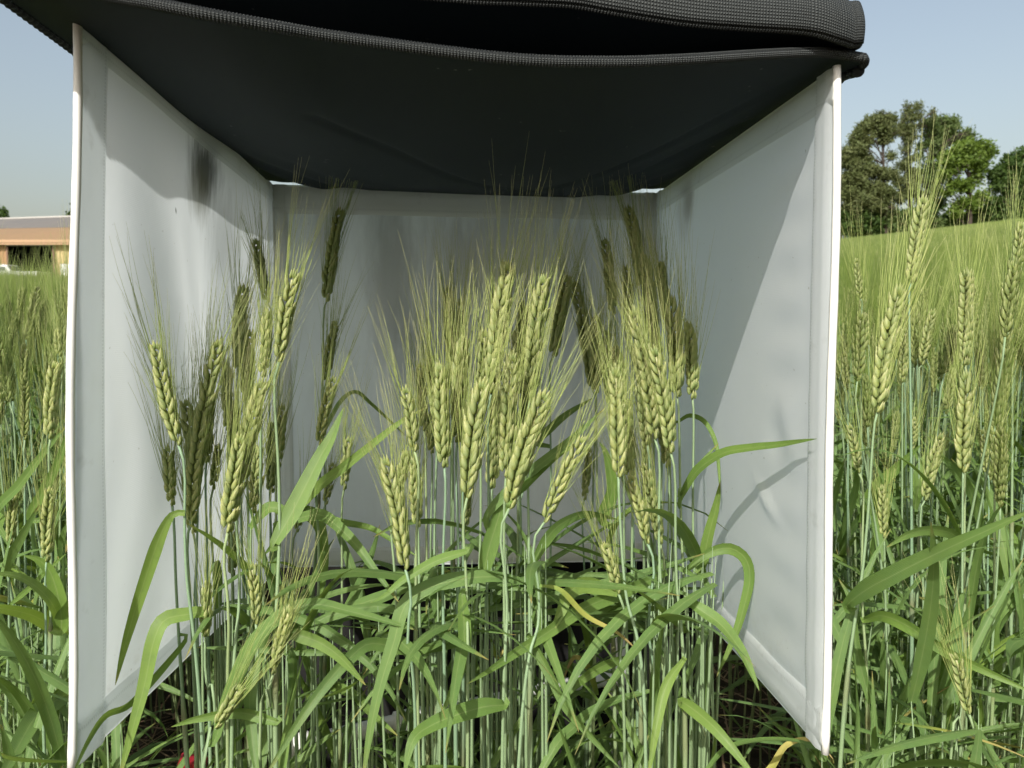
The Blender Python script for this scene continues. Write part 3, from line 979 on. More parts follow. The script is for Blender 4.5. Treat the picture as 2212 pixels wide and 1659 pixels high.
# ------------------------------------------------------------------ wheat in the tent
# tip x, y, ear base x, y, depth, where the stalk leaves the picture below, turn of the ear, bend, label
IN = 'wheat plants inside the tent'
TENT_EARS = [
 (332, 722, 386, 962, .555, 440, 12, .03, 'plump olive wheat ear leaning outward, nearest the stained white wall'),
 (478, 722, 413, 1125, .615, 425, 8, .05, 'long shaded wheat ear curving towards the tent middle beside the stained wall'),
 (360, 945, 372, 1092, .60, 405, 40, 0, 'dull green wheat ear hidden below the plump outward-leaning ear'),
 (398, 1000, 418, 1152, .66, 432, 60, 0, 'small dark ear between two thick shaded ears by the stained wall'),
 (474, 945, 460, 1058, .70, 470, 30, 0, 'thin shaded ear with yellow neck just behind the long curving ear'),
 (578, 648, 568, 815, .585, 560, 55, -.02, 'upright yellow-green ear seen edge-on, left neighbour of the tall brightest ear'),
 (640, 568, 603, 782, .548, 596, 5, .04, 'brightest tall ear with zigzag husks on a pale bare stalk'),
 (571, 808, 522, 1058, .56, 500, 4, .05, 'sunlit ear arching inwards below the tall brightest ear'),
 (524, 925, 492, 1150, .545, 492, 25, .02, 'pale yellow ear touching the lower end of the arching sunlit ear'),
 (549, 508, 578, 655, .86, 600, 10, 0, 'dark ear in the shade high in the corner by the stained wall'),
 (526, 610, 516, 805, .74, 540, 30, .02, 'broad olive ear in the shade crowded by awns near the corner'),
 (490, 770, 492, 930, .78, 520, 50, 0, 'narrow shaded ear behind the crowded olive ear'),
 (737, 445, 705, 652, .86, 655, 15, .04, 'solitary dark ear on a long bare stalk before the end wall'),
 (727, 682, 704, 830, .80, 690, 30, .03, 'olive half-shaded ear straight below the solitary dark ear'),
 (727, 798, 690, 962, .66, 675, 10, .05, 'sunlit ear with brown frayed foot crossing the broad flag leaf'),
 (588, 905, 585, 1065, .86, 600, 40, 0, 'shaded ear standing against the corner pole low down'),
 (757, 930, 743, 1058, .74, 735, 20, .03, 'short sunlit ear with yellow neck beneath the broad flag leaf'),
 (722, 985, 703, 1090, .80, 700, 20, 0, 'little olive ear half hidden behind the broad flag leaf'),
 (541, 1196, 553, 1348, .56, 560, 6, -.03, 'pale green ear low down with neat twin rows of husks'),
 (633, 1290, 590, 1455, .53, 560, 55, .02, 'slender yellowish ear low in the tent under an arching leaf'),
 (532, 1462, 467, 1572, .52, 440, 35, 0, 'short sparse ear lowest of all, leaning over broad leaves'),
 (447, 1235, 444, 1375, .57, 470, 70, 0, 'thin olive ear low down in front of the stained wall'),
 (500, 1120, 503, 1245, .75, 515, 20, 0, 'shaded dark ear hanging low behind pale stalks'),
 (665, 1040, 640, 1150, .84, 640, 20, 0, 'dim ear at the foot of the end wall among broad leaves'),
 (871, 818, 896, 975, .575, 905, 10, -.03, 'pale ear standing alone before the grey end wall, third tallest of its clump'),
 (824, 974, 876, 1230, .535, 900, 6, -.06, 'large pale ear leaning outward with long loose awns, lowest of the middle clump'),
 (884, 955, 856, 1078, .62, 860, 45, 0, 'yellowish ear crossing behind the large outward-leaning pale ear'),
 (893, 972, 902, 1140, .60, 915, 60, 0, 'thin pale ear with loose husks right of the crossing yellow ear'),
 (928, 744, 940, 905, .66, 945, 55, 0, 'slim ear behind the outermost plump ear of the middle clump'),
 (950, 770, 960, 1010, .565, 962, 45, 0, 'plump pale ear at the outer side of the dense middle clump'),
 (1001, 712, 988, 955, .59, 985, 55, .02, 'pale ear with stacked husks, second in the dense middle clump'),
 (1048, 696, 1040, 880, .60, 1020, 30, 0, 'ear ending in a single grey husk, half hidden in the middle clump'),
 (1047, 810, 1009, 1075, .548, 1010, 4, .04, 'sunlit zigzag ear bending at its foot in the middle clump'),
 (1102, 556, 1062, 850, .585, 1045, 35, .03, 'tallest ear of the dense middle clump, wrapped in awns'),
 (1110, 750, 1093, 1030, .562, 1090, 25, .02, 'plump ear with a pinkish lower husk in the middle clump'),
 (1178, 582, 1145, 862, .578, 1145, 30, .03, 'tall thick ear at the inner side of the middle clump, well clear of others'),
 (1186, 834, 1100, 1098, .545, 1085, 6, .06, 'ear leaning inward with a split pale top beside the orange-tipped leaf'),
 (1270, 928, 1176, 1128, .565, 1120, 3, .03, 'slanting ear on a bent stalk, furthest inward of the middle clump'),
 (966, 612, 975, 790, .84, 985, 30, 0, 'shaded dark ear deep behind the middle clump near the end wall'),
 (992, 640, 1000, 800, .90, 1005, 10, 0, 'dim ear furthest back behind the middle clump'),
 (1150, 745, 1128, 960, .66, 1120, 50, 0, 'olive ear squeezed behind the pink-husked ear'),
 (1228, 588, 1195, 770, .80, 1180, 30, .02, 'shaded ear peeping out behind the tall thick ear'),
 (928, 880, 932, 980, .82, 940, 30, 0, 'dark little ear low behind the plump pale ear'),
 (1012, 1035, 1002, 1150, .70, 1005, 50, 0, 'small yellowish ear buried low between stalks of the middle clump'),
 (1238, 600, 1280, 842, .84, 1275, 15, -.04, 'dark curving ear alone in the shade between the two clumps'),
 (1287, 672, 1288, 850, .80, 1280, 25, 0, 'dark straight ear beside the curving shaded ear'),
 (1276, 955, 1262, 1080, .84, 1265, 30, 0, 'shaded ear low between the two clumps with a bare foot'),
 (1328, 782, 1336, 1030, .565, 1395, 3, -.02, 'sunlit ear with perfect twin husk rows on a bent blue-green stalk'),
 (1332, 735, 1345, 900, .66, 1360, 50, 0, 'ear with bleached top behind the twin-rowed sunlit ear'),
 (1362, 655, 1415, 948, .605, 1450, 12, -.05, 'long ear running from shade into sun in the far clump'),
 (1409, 738, 1449, 978, .585, 1480, 14, -.04, 'plump pale ear next to the plain white wall clump, hanging lowest'),
 (1446, 636, 1463, 858, .672, 1495, 12, -.04, 'half-shaded ear on a clear stalk before the plain white wall'),
 (1425, 555, 1442, 700, .78, 1470, 40, 0, 'dark shaded ear top above the half-shaded ear'),
 (1355, 1010, 1399, 1174, .60, 1420, 8, -.04, 'low sunlit ear below the twin-rowed ear'),
 (1388, 985, 1426, 1176, .635, 1440, 50, -.02, 'low ear with loose husks touching the far stalk bundle'),
 (1300, 1155, 1336, 1282, .59, 1350, 10, -.04, 'small pale ear lowest of the far clump above a long leaf'),
 (1355, 440, 1388, 625, .84, 1395, 25, -.03, 'tallest shaded ear, its awns reaching the black roof'),
 (1305, 505, 1325, 680, .80, 1345, 30, -.02, 'olive shaded ear left of the tallest shaded ear'),
 (1390, 540, 1412, 730, .73, 1425, 40, -.02, 'shaded olive ear with pale lower husks in the far clump'),
 (1398, 640, 1428, 800, .70, 1440, 50, 0, 'ear with shining bleached husks behind the long ear'),
 (1487, 684, 1496, 862, .690, 1512, 35, -.02, 'dark-topped ear standing closest to the plain white wall'),
 (1352, 560, 1362, 720, .76, 1380, 30, 0, 'dark ear buried in awns in the middle of the far clump'),
 (1390, 880, 1400, 1010, .70, 1405, 40, 0, 'golden-green ear hidden behind the far clump stalks'),
 (985, 690, 978, 850, .69, 980, 35, 0, 'half hidden ear between the plump pale ear and the stacked-husk ear'),
 (1075, 610, 1065, 790, .70, 1060, 40, 0, 'green ear standing right behind the tallest ear of the middle clump'),
 (1132, 640, 1118, 850, .66, 1110, 50, .02, 'ear seen through awns between the tallest and the thick ear'),
 (906, 770, 916, 930, .72, 925, 30, 0, 'thin green ear behind the lone pale ear of the middle clump'),
 (1018, 850, 1003, 1040, .63, 1000, 45, 0, 'ear tucked behind the zigzag ear of the middle clump'),
 (1072, 830, 1062, 1055, .62, 1060, 60, 0, 'ear squeezed between the zigzag ear and the pink-husked ear'),
 (1162, 880, 1130, 1060, .66, 1125, 40, .03, 'ear just behind the inward-leaning split-topped ear'),
 (1346, 840, 1362, 1035, .63, 1385, 45, 0, 'ear close behind the twin-rowed sunlit ear'),
 (1378, 750, 1398, 960, .64, 1420, 30, -.03, 'pale ear between the long ear and the twin-rowed ear'),
 (1428, 830, 1442, 1010, .66, 1465, 50, 0, 'ear partly covered by the plump pale ear of the far clump'),
 (1310, 700, 1318, 880, .72, 1330, 30, 0, 'green ear at the inner edge of the far clump'),
 (455, 810, 446, 1000, .70, 455, 40, .02, 'shaded green ear behind the long curving ear by the stained wall'),
 (542, 700, 534, 880, .66, 540, 30, .02, 'green ear behind the upright yellow-green edge-on ear'),
 (560, 950, 546, 1110, .64, 545, 50, 0, 'green ear just inward of the arching sunlit ear'),
 (612, 860, 600, 1010, .72, 605, 20, 0, 'green ear behind the pale bare stalk of the brightest ear'),
 (402, 850, 422, 1040, .66, 430, 30, 0, 'shaded ear between the outward-leaning ear and the long curving ear'),
 (512, 850, 500, 1010, .66, 505, 60, 0, 'shaded ear crowded between the curving and the arching ears'),
]
# a few late, weak plants
rgp = np.random.default_rng(5)
for (tx, ty, bx, by, d, fx, roll, bend, lab) in TENT_EARS:
    tip, base = at(tx, ty, d - 0.004), at(bx, by, d)
    low = at(fx, 1659, d + rgp.uniform(-0.015, 0.015))
    midx = bx + (fx - bx) * 0.25 + rgp.uniform(-4, 4)
    mid = at(midx, by + (1659 - by) * 0.38, d)
    foot = low.copy(); foot[2] = 0.0
    foot[:2] += (low - mid)[:2] * 0.6 + rgp.normal(size=2) * 0.006
    make_plant(tip, base, [mid, low, foot], lab, IN, rgp, R(roll), bend, plump=rgp.uniform(0.80, 1.0) * np.clip(np.linalg.norm(tip - base) / 0.082, 0.74, 1.10), awn_len=rgp.uniform(0.070, 0.088))

# ------------------------------------------------------------------ larger plants outside
OUT = 'larger wheat plants outside the tent'
FIELD_EARS = [
 (3604, 1132, 3510, 1650, .66, 3360, 14, .03, 'big blurred pale ear on a bent blue stalk just outside the plain wall'),
 (3700, 772, 3648, 1130, .80, 3640, 25, .02, 'tallest field ear, rising against the dark pines'),
 (3868, 1070, 3862, 1462, .84, 3850, 40, 0, 'upright field ear right of the big blurred ear, upper of two in line'),
 (3866, 1478, 3853, 1890, .78, 3840, 8, 0, 'upright field ear directly below another ear, pale yellow'),
 (4034, 1280, 3985, 1890, .80, 3960, 10, .03, 'very long field ear near the picture edge with fat husks'),
 (3388, 1672, 3436, 1892, .74, 3470, 8, -.05, 'small curved field ear close against the white post'),
 (3776, 1718, 3700, 2002, .84, 3680, 6, .05, 'slanting field ear low down over broad dark leaves'),
 (3424, 1015, 3442, 1195, 1.05, 3450, 15, 0, 'high field ear close beside the white post below the pines'),
 (3738, 1225, 3688, 1462, 1.0, 3650, 6, .03, 'neat zigzag field ear between the big blurred ear and the upright pair'),
 (3622, 1296, 3612, 1530, .98, 3600, 40, 0, 'bushy field ear touching the big blurred ear'),
 (3378, 1390, 3388, 1560, .96, 3400, 20, 0, 'field ear half hidden by the white post'),
 (3660, 1650, 3650, 1800, 1.0, 3655, 20, 0, 'field ear hanging low in shade under the zigzag ear'),
 (4090, 872, 4058, 1180, .82, 4030, 20, .02, 'field ear with its top at the picture edge against the trees'),
 (3806, 2585, 3876, 2855, .62, 3800, 6, -.04, 'lowest field ear, green, drooping deep among stalks'),
 (3528, 1915, 3536, 2150, .76, 3560, 15, 0, 'narrow field ear low down beside a long bright leaf'),
 (3448, 1180, 3470, 1380, 1.1, 3480, 30, 0, 'pale field ear under the high ear by the white post'),
 (4020, 1110, 4030, 1290, 1.1, 4020, 30, 0, 'field ear in the distance above the very long ear'),
 (3930, 1700, 3950, 1900, .95, 3950, 30, 0, 'shaded field ear between the pale ear and the very long ear'),
 (228, 1425, 202, 1755, .72, 210, 40, .04, 'thick olive field ear beside the near white post of the stained wall'),
 (300, 1120, 290, 1400, .80, 285, 20, 0, 'sunlit field ear sliced by the near white post'),
 (226, 1298, 240, 1425, .95, 240, 40, 0, 'thin field ear above the thick olive ear'),
 (100, 1360, 96, 1560, 1.0, 110, 30, 0, 'pale field ear deep in the awns at the picture edge below the barn'),
 (206, 1925, 186, 2245, .70, 180, 30, .02, 'yellow field ear low beside the near white post'),
 (60, 1930, 40, 2180, .80, 30, 30, 0, 'bushy pale field ear low at the picture edge'),
 (275, 1800, 285, 2030, .85, 285, 20, 0, 'field ear pressed against the outside of the near white post'),
]
for (tx, ty, bx, by, d, fx, roll, bend, lab) in FIELD_EARS:
    tip, base = at4(tx, ty, d - 0.003), at4(bx, by, d)
    low = at4(fx, 3072, d + rgp.uniform(-0.01, 0.02))
    mid = at4(bx + (fx - bx) * 0.35, by + (3072 - by) * 0.4, d)
    foot = low.copy(); foot[2] = 0.0
    make_plant(tip, base, [mid, low, foot], lab, OUT, rgp, R(roll), bend, plump=rgp.uniform(0.93, 1.02) * np.clip(np.linalg.norm(tip - base) / 0.085, 0.72, 1.15), awn_len=0.085)

# ------------------------------------------------------------------ measured leaves
# points (2212 px), depth at base and at tip, width px, turn about its length
LEAVES = [
 ([(400, 1108), (372, 1112), (345, 1160), (312, 1255), (285, 1340), (268, 1400), (249, 1480)], .60, .565, 27, 10),
 ([(446, 1325), (400, 1328), (355, 1340), (332, 1385), (312, 1480), (288, 1570), (255, 1690)], .57, .53, 32, -12),
 ([(402, 1380), (345, 1450), (280, 1520), (228, 1545), (190, 1600), (150, 1690)], .60, .47, 20, 30),
 ([(465, 1600), (482, 1540), (512, 1465), (552, 1385), (620, 1322), (680, 1305), (745, 1318), (822, 1338), (902, 1362)], .535, .55, 34, 20),
 ([(1130, 1256), (1070, 1246), (1005, 1250), (925, 1270), (874, 1310), (850, 1390), (822, 1480), (800, 1580), (782, 1700)], .545, .51, 34, -14),
 ([(1440, 1236), (1385, 1262), (1320, 1288), (1250, 1320), (1180, 1368), (1110, 1412), (1060, 1446), (1008, 1478)], .60, .50, 31, 15),
 ([(1045, 1244), (1055, 1190), (1070, 1140), (1088, 1085), (1120, 1020)], .555, .57, 36, -8),
 ([(998, 1282), (1002, 1340), (1003, 1390), (998, 1430), (978, 1490), (950, 1548)], .545, .53, 28, 10),
 ([(1092, 1522), (1050, 1526), (990, 1543), (930, 1568), (892, 1600), (872, 1680)], .525, .48, 38, -10),
 ([(1160, 1680), (1205, 1606), (1240, 1572), (1275, 1540), (1340, 1510), (1440, 1484)], .54, .62, 26, 25),
 ([(1140, 1370), (1168, 1420), (1195, 1470), (1225, 1530), (1285, 1600), (1340, 1660)], .56, .53, 26, -30),
 ([(1050, 1120), (1075, 1085), (1138, 1027), (1190, 985), (1238, 946), (1306, 882)], .545, .56, 24, 12),
 ([(1470, 1075), (1505, 1018), (1560, 980), (1620, 968), (1675, 962), (1720, 955), (1764, 948)], .655, .525, 24, 25),
 ([(1468, 1085), (1490, 1035), (1515, 1000), (1552, 958)], .67, .66, 15, 30),
 ([(1490, 1225), (1530, 1195), (1575, 1184), (1610, 1206), (1620, 1250), (1606, 1315), (1585, 1380), (1548, 1462)], .63, .64, 25, -16),
 ([(1492, 1304), (1520, 1322), (1560, 1352), (1600, 1405), (1622, 1450), (1640, 1492)], .60, .56, 32, 25),
 ([(1470, 1515), (1510, 1542), (1560, 1590), (1640, 1690)], .58, .52, 28, -10),
 ([(1520, 1670), (1560, 1625), (1610, 1604), (1690, 1598), (1758, 1613), (1805, 1660)], .60, .63, 17, 40),
 ([(1828, 1310), (1870, 1275), (1925, 1245), (2000, 1207), (2090, 1165), (2240, 1098)], .68, .50, 42, 12),
 ([(1865, 1340), (1905, 1330), (1960, 1352), (2040, 1405), (2120, 1445), (2240, 1500)], .74, .62, 29, -20),
 ([(2085, 1172), (2050, 1150), (2005, 1144), (1960, 1155), (1915, 1182)], .80, .74, 27, 25),
 ([(590, 1180), (625, 1118), (660, 1050), (690, 990), (715, 945), (742, 880)], .60, .60, 38, 8),
 ([(640, 1110), (690, 1050), (740, 1012), (790, 972), (868, 910), (925, 878)], .64, .62, 22, 14),
 ([(700, 935), (735, 870), (768, 848), (800, 872), (840, 908), (880, 945)], .84, .80, 14, 35),
 ([(1160, 955), (1190, 925), (1225, 895), (1280, 860)], .80, .80, 18, 10),
 ([(1100, 1085), (1140, 1045), (1205, 985), (1262, 950)], .62, .66, 17, 20),
 ([(640, 1122), (690, 1112), (730, 1138), (771, 1180), (815, 1240), (862, 1302)], .66, .60, 26, 15),
 ([(600, 1130), (680, 1118), (740, 1130), (800, 1142), (850, 1170), (905, 1205)], .70, .66, 22, 30),
 ([(1010, 1190), (938, 1214), (871, 1254), (830, 1288), (800, 1302)], .58, .54, 22, -20),
 ([(990, 1392), (930, 1400), (860, 1398), (800, 1390), (762, 1415), (712, 1468), (655, 1545), (565, 1690)], .56, .49, 29, 12),
 ([(1150, 1218), (1180, 1165), (1215, 1130), (1268, 1110), (1335, 1122)], .60, .66, 24, -18),
 ([(1264, 1262), (1228, 1282), (1212, 1320), (1190, 1370)], .62, .58, 36, 15),
 ([(1290, 1262), (1340, 1295), (1400, 1312), (1450, 1345)], .66, .66, 22, -25),
 ([(540, 1140), (580, 1098), (610, 1110), (600, 1160), (570, 1200)], .70, .66, 26, 20),
 ([(1462, 912), (1490, 898), (1522, 912), (1545, 955), (1552, 1010), (1556, 1075)], .74, .70, 11, 20),
 ([(1515, 1230), (1530, 1160), (1548, 1090), (1556, 1040)], .68, .66, 24, 12),
 ([(1300, 1120), (1322, 1060), (1310, 985), (1295, 955)], .66, .68, 28, -10),
 ([(1310, 1180), (1340, 1120), (1390, 1090), (1450, 1085)], .70, .68, 15, 25),
 ([(655, 1100), (690, 1140), (700, 1220), (690, 1300)], .74, .70, 26, 12),
 ([(700, 1480), (760, 1500), (800, 1540), (860, 1590)], .60, .56, 24, 20),
 ([(640, 1370), (690, 1388), (735, 1420), (790, 1480)], .58, .55, 28, -15),
 ([(1360, 1420), (1300, 1440), (1230, 1490), (1170, 1560)], .66, .62, 22, 20),
 ([(1480, 1420), (1440, 1480), (1420, 1560), (1400, 1680)], .60, .55, 22, 10),
 ([(560, 1420), (540, 1500), (545, 1600), (560, 1700)], .56, .52, 26, 10),
 ([(600, 1560), (520, 1540), (430, 1552), (370, 1570)], .58, .56, 24, 20),
]
OUT_LEAVES = [
 ([(150, 1362), (110, 1350), (67, 1328), (0, 1314), (-60, 1320)], .62, .54, 29, 10),
 ([(125, 1335), (110, 1300), (75, 1265), (30, 1243), (-30, 1240)], .72, .64, 25, -20),
 ([(132, 1360), (128, 1300), (108, 1235), (80, 1208), (50, 1200)], .74, .70, 34, 10),
 ([(150, 1498), (110, 1520), (75, 1552), (35, 1620), (-5, 1700)], .58, .46, 46, -10),
 ([(15, 1312), (60, 1275), (100, 1235), (145, 1194)], .66, .68, 12, 20),
 ([(-10, 1110), (40, 1050), (90, 985), (145, 918)], .80, .74, 22, 20),
 ([(65, 1120), (95, 1060), (125, 1000), (158, 900)], .72, .70, 20, 10),
 ([(12, 1240), (25, 1200), (45, 1165), (85, 1090)], .66, .62, 22, 10),
 ([(2040, 1500), (2046, 1400), (2052, 1340), (2010, 1300), (1985, 1290)], .80, .76, 36, 10),
 ([(2150, 1480), (2140, 1350), (2190, 1290), (2240, 1240)], .85, .80, 40, 10),
 ([(1880, 1520), (1850, 1400), (1838, 1300), (1812, 1250)], .84, .80, 22, 15),
 ([(1900, 1470), (1950, 1430), (2010, 1390), (2060, 1370)], .95, .9, 28, 20),
 ([(1975, 1100), (1995, 1010), (2030, 960), (2010, 940)], 1.0, 1.0, 30, 10),
 ([(1860, 1130), (1890, 1060), (1940, 1010), (1990, 960)], 1.0, .95, 28, 10),
 ([(2010, 1620), (2050, 1560), (2060, 1480), (2090, 1420)], .85, .8, 24, 15),
]


def measured_leaf(spec, dryish=False):
    pts, d0, d1, wpx, tilt = spec
    bx, by = pts[0]
    best, bd = None, 1e9
    for (root, foot, P, px) in PLANTS:
        k = int(np.argmin(np.abs(px[:, 1] - by) + 0.7 * np.abs(px[:, 0] - bx)))
        dist = abs(px[k, 0] - bx) + 0.6 * abs(px[k, 1] - by) + 420 * abs(px[k, 2] - d0)
        if dist < bd:
            bd, best = dist, (root, foot, P[k], px[k])
    root, foot, SP, spx = best
    L = len(pts)
    dd = np.linspace(spx[2] - 0.003, d1 + (spx[2] - d0) * 0.4, L)
    Q = [at(x, y, d) for (x, y), d in zip(pts, dd)]
    if math.hypot(spx[0] - bx, spx[1] - by) > 6:
        Q = [SP + (Q[0] - SP) * 0.02] + Q
    n = 30
    P = catmull(np.array(Q), n)
    V = unit(P - CAM)
    T = unit(np.gradient(P, axis=0))
    S = unit(np.cross(T, V))
    N = np.cross(S, T)
    a = R(tilt) * (1 + 0.5 * np.sin(np.linspace(0, 3, n)))
    S = S * np.cos(a)[:, None] + N * np.sin(a)[:, None]
    wm = wpx / F * float(np.mean(dd)) * 1.06
    return add_leaf(root, foot, P, S, blade_width(n, wm, 0.42, 2.6), DRY if dryish else LEAF, 0.13)


for s in LEAVES: measured_leaf(s)
for s in OUT_LEAVES: measured_leaf(s)
for s in ([(1210, 1275), (1265, 1330), (1330, 1365), (1375, 1402)], .62, .60, 12, 20), ([(1290, 1500), (1270, 1440), (1240, 1420), (1215, 1470)], .75, .72, 14, 20), \
         ([(1640, 1680), (1700, 1610), (1760, 1600), (1800, 1640)], .60, .60, 18, 20), ([(1060, 1380), (1075, 1420), (1100, 1380)], .66, .66, 8, 10), \
         ([(940, 1300), (955, 1330), (950, 1290)], .6, .6, 8, 0):
    measured_leaf(s, True)

# every plant in and by the tent also carries leaves of its own
for (root, foot, P, px) in list(PLANTS):
    inside = wall_gap(P[5]) > 0
    for q in range(2 if inside else 3):
        for attempt in range(14):
            k = int(rgp.integers(20, 50))
            if P[k][2] < 0.10 or px[k, 1] < 985:
                continue
            az = rgp.uniform(0, 2 * math.pi)
            LP, LS, LW = blade_free(P[k], az, rgp.uniform(0.10, 0.20), rgp.uniform(0.007, 0.0115), rgp.uniform(0.3, 1.35), rgp.uniform(0.0, 0.9) if rgp.random() < 0.7 else rgp.uniform(0.9, 2.2), rgp, 14, rgp.normal() * 0.8)
            q2 = np.array([to_px(x) for x in LP])
            if q2[:, 1].min() < (930 if px[k, 2] > 0.64 else 1010) or q2[:, 2].min() < 0.44:
                continue
            if inside and (q2[:, 0].min() < 400 or q2[:, 0].max() > 1600): continue
            if q2[0, 1] - q2[:, 1].min() < 25 and rgp.random() < 0.6: continue
            hi = LP[:, 2] > TENT_BOTTOM - 0.03
            gap = wall_gap(LP)
            if inside and (gap[hi] < 0.012).any(): continue
            if not inside and (gap[hi] > -0.012).any(): continue
            add_leaf(root, foot, LP, LS, LW, LEAF)
            break

# ------------------------------------------------------------------ the nearest of the field, plant by plant
VAR = []
rgv = np.random.default_rng(21)
for k in range(9):
    Lh = rgv.uniform(0.068, 0.092)
    lean = np.array([rgv.normal() * 0.10, rgv.normal() * 0.10, 1.0])
    tip = unit(lean) * Lh
    path, mats, aw = ear_layout(tip, (0, 0, 0), rgv.uniform(0, 3), rgv, rgv.normal() * 0.03, view=(0, 1, 0), awn_len=0.085)
    e = MB(); tube(e, path, 0.0011, 5)
    for M in mats: e.merge(SPIKE_LITE[int(rgv.integers(4))], M)
    a = MB(); awn_batch(a, *aw, r0=0.00028, seg=4)
    stemP = catmull(np.array([(0, 0, 0), -unit(lean) * 0.03, (rgv.normal() * 0.01, rgv.normal() * 0.01, -0.35), (rgv.normal() * 0.02, rgv.normal() * 0.02, -0.80)]), 30)
    VAR.append((e.mesh('ear', FEAR), a.mesh('awns', FAWN), stalk_mb(stemP, 0.0010, 0.0021, (0.4, 0.68), 5).mesh('stem', STALK), stemP, e, a))
LEAFVAR = []
for k in range(10):
    mb = MB()
    P_, S_, W_ = blade_free((0, 0, 0), 0.0, rgv.uniform(0.13, 0.24), rgv.uniform(0.008, 0.013), rgv.uniform(0.6, 1.3), rgv.uniform(0.9, 2.8), rgv, 12, rgv.normal() * 0.5)
    ribbon(mb, P_, S_, W_)
    LEAFVAR.append((mb.mesh('leaf', LEAF), P_))


def field_plant(x, y, h, label, group):
    e, a, s, stemP, _, _ = VAR[int(rgv.integers(len(VAR)))]
    gz_ = float(ground_z(x, y))
    root = empty('wheat_plant', (x, y, gz_))
    rz = rgv.uniform(0, 2 * math.pi)
    root.rotation_euler = (rgv.normal() * 0.05, rgv.normal() * 0.05, rz)
    tag(root, label, 'wheat plant', group)
    so = link('stem', s, root); so.location = (0, 0, h)
    sc = h / 0.80
    so.scale = (1, 1, sc)
    eo = link('ear', e, root); eo.location = (0, 0, h)
    k = rgv.uniform(0.85, 1.1); eo.scale = (k, k, k)
    ao = link('awns', a, eo); ao['kind'] = 'stuff'
    for q in range(3):
        m, lp = LEAFVAR[int(rgv.integers(len(LEAFVAR)))]
        i = int(rgv.integers(8, 24))
        p = stemP[i]
        a_ = rgv.uniform(0, 2 * math.pi)
        c_, s_ = math.cos(a_), math.sin(a_)
        W = np.stack([lp[:, 0] * c_ - lp[:, 1] * s_, lp[:, 0] * s_ + lp[:, 1] * c_, lp[:, 2]], -1) + np.array([p[0], p[1], h + p[2] * sc])
        cz, sz = math.cos(rz), math.sin(rz)
        Ww = np.stack([W[:, 0] * cz - W[:, 1] * sz + x, W[:, 0] * sz + W[:, 1] * cz + y, W[:, 2] + gz_], -1)
        if (wall_gap(Ww) > -0.02).any() or (Ww @ FWD - CAM @ FWD).min() < 0.42:
            continue
        lo = link('leaf', m, root)
        lo.location = (p[0], p[1], h + p[2] * sc)
        lo.rotation_euler = (0, 0, a_)
    return root


made = 0
tries = 0
NEAR_PTS = []
TARGET = 300 - len(TENT_EARS) - len(FIELD_EARS)
while made < TARGET and tries < 20000:
    tries += 1
    right = rgv.random() < 0.66
    px_ = rgv.uniform(1815, 2330) if right else rgv.uniform(-110, 165)
    d = 0.78 + 1.55 * rgv.random() ** 0.9
    X = (px_ - 1106) / F * d
    Y = d
    if wall_gap(np.array([X, Y, 0.8])) > -0.035: continue
    if any((X - a) ** 2 + (Y - b) ** 2 < 0.026 ** 2 for a, b in NEAR_PTS): continue
    NEAR_PTS.append((X, Y))
    h = 0.70 + 0.15 * rgv.beta(2.2, 1.5) + (rgv.random() < 0.18) * -0.16
    if right: h += 0.02
    far = d > 1.45
    if right:
        lab, grp = (('green bearded wheat plant deep in the stand below the pines', 'field wheat below the pines, further rows') if far
                    else ('green bearded wheat plant in the first rows beside the plain wall', 'field wheat beside the plain wall, first rows'))
    else:
        lab, grp = (('green bearded wheat plant deep in the stand below the barn', 'field wheat below the barn, further rows') if far
                    else ('green bearded wheat plant in the first rows beside the stained wall', 'field wheat beside the stained wall, first rows'))
    field_plant(X, Y, h, lab, grp)
    made += 1

# ------------------------------------------------------------------ low leaves and weak shoots that fill the plot
rgu = np.random.default_rng(8)
mb = MB()


def shoot(p0, p1, inside, ymin, nleaf, lmax=0.22):
    tube(mb, catmull(np.array([p1, (p0 + p1) / 2 + rgu.normal(size=3) * 0.006, p0]), 9), np.concatenate([[0.0002, 0.0010], np.linspace(0.0014, 0.0021, 7)]), 5, m=1)
    for q in range(nleaf):
        w = rgu.uniform(0.4, 1.0) if q else 0.97
        pp = p0 * (1 - w) + p1 * w
        for attempt in range(6):
            P_, S_, W_ = blade_free(pp, rgu.uniform(0, 6.28), rgu.uniform(0.11, lmax), rgu.uniform(0.007, 0.0125), rgu.uniform(-0.1, 1.4), rgu.uniform(-0.1, 0.8) if rgu.random() < 0.75 else rgu.uniform(0.8, 1.8), rgu, 9, rgu.normal() * 0.9)
            q2 = to_px(P_)
            if q2[2].min() < 0.45 or q2[1].min() < ymin + (rgu.uniform(-90, 240) if inside else 0): continue
            if inside and (q2[0].min() < 380 or q2[0].max() > 1640): continue
            hi = P_[:, 2] > TENT_BOTTOM - 0.03
            gp = wall_gap(P_)[hi]
            if len(gp) and ((inside and (gp < 0.012).any()) or (not inside and (gp > -0.012).any())): continue
            ribbon(mb, P_, S_, W_, m=2 if (rgu.random() < 0.03 and not inside) else 0, cross=3 if pp[1] > 0.8 else 5)
            break


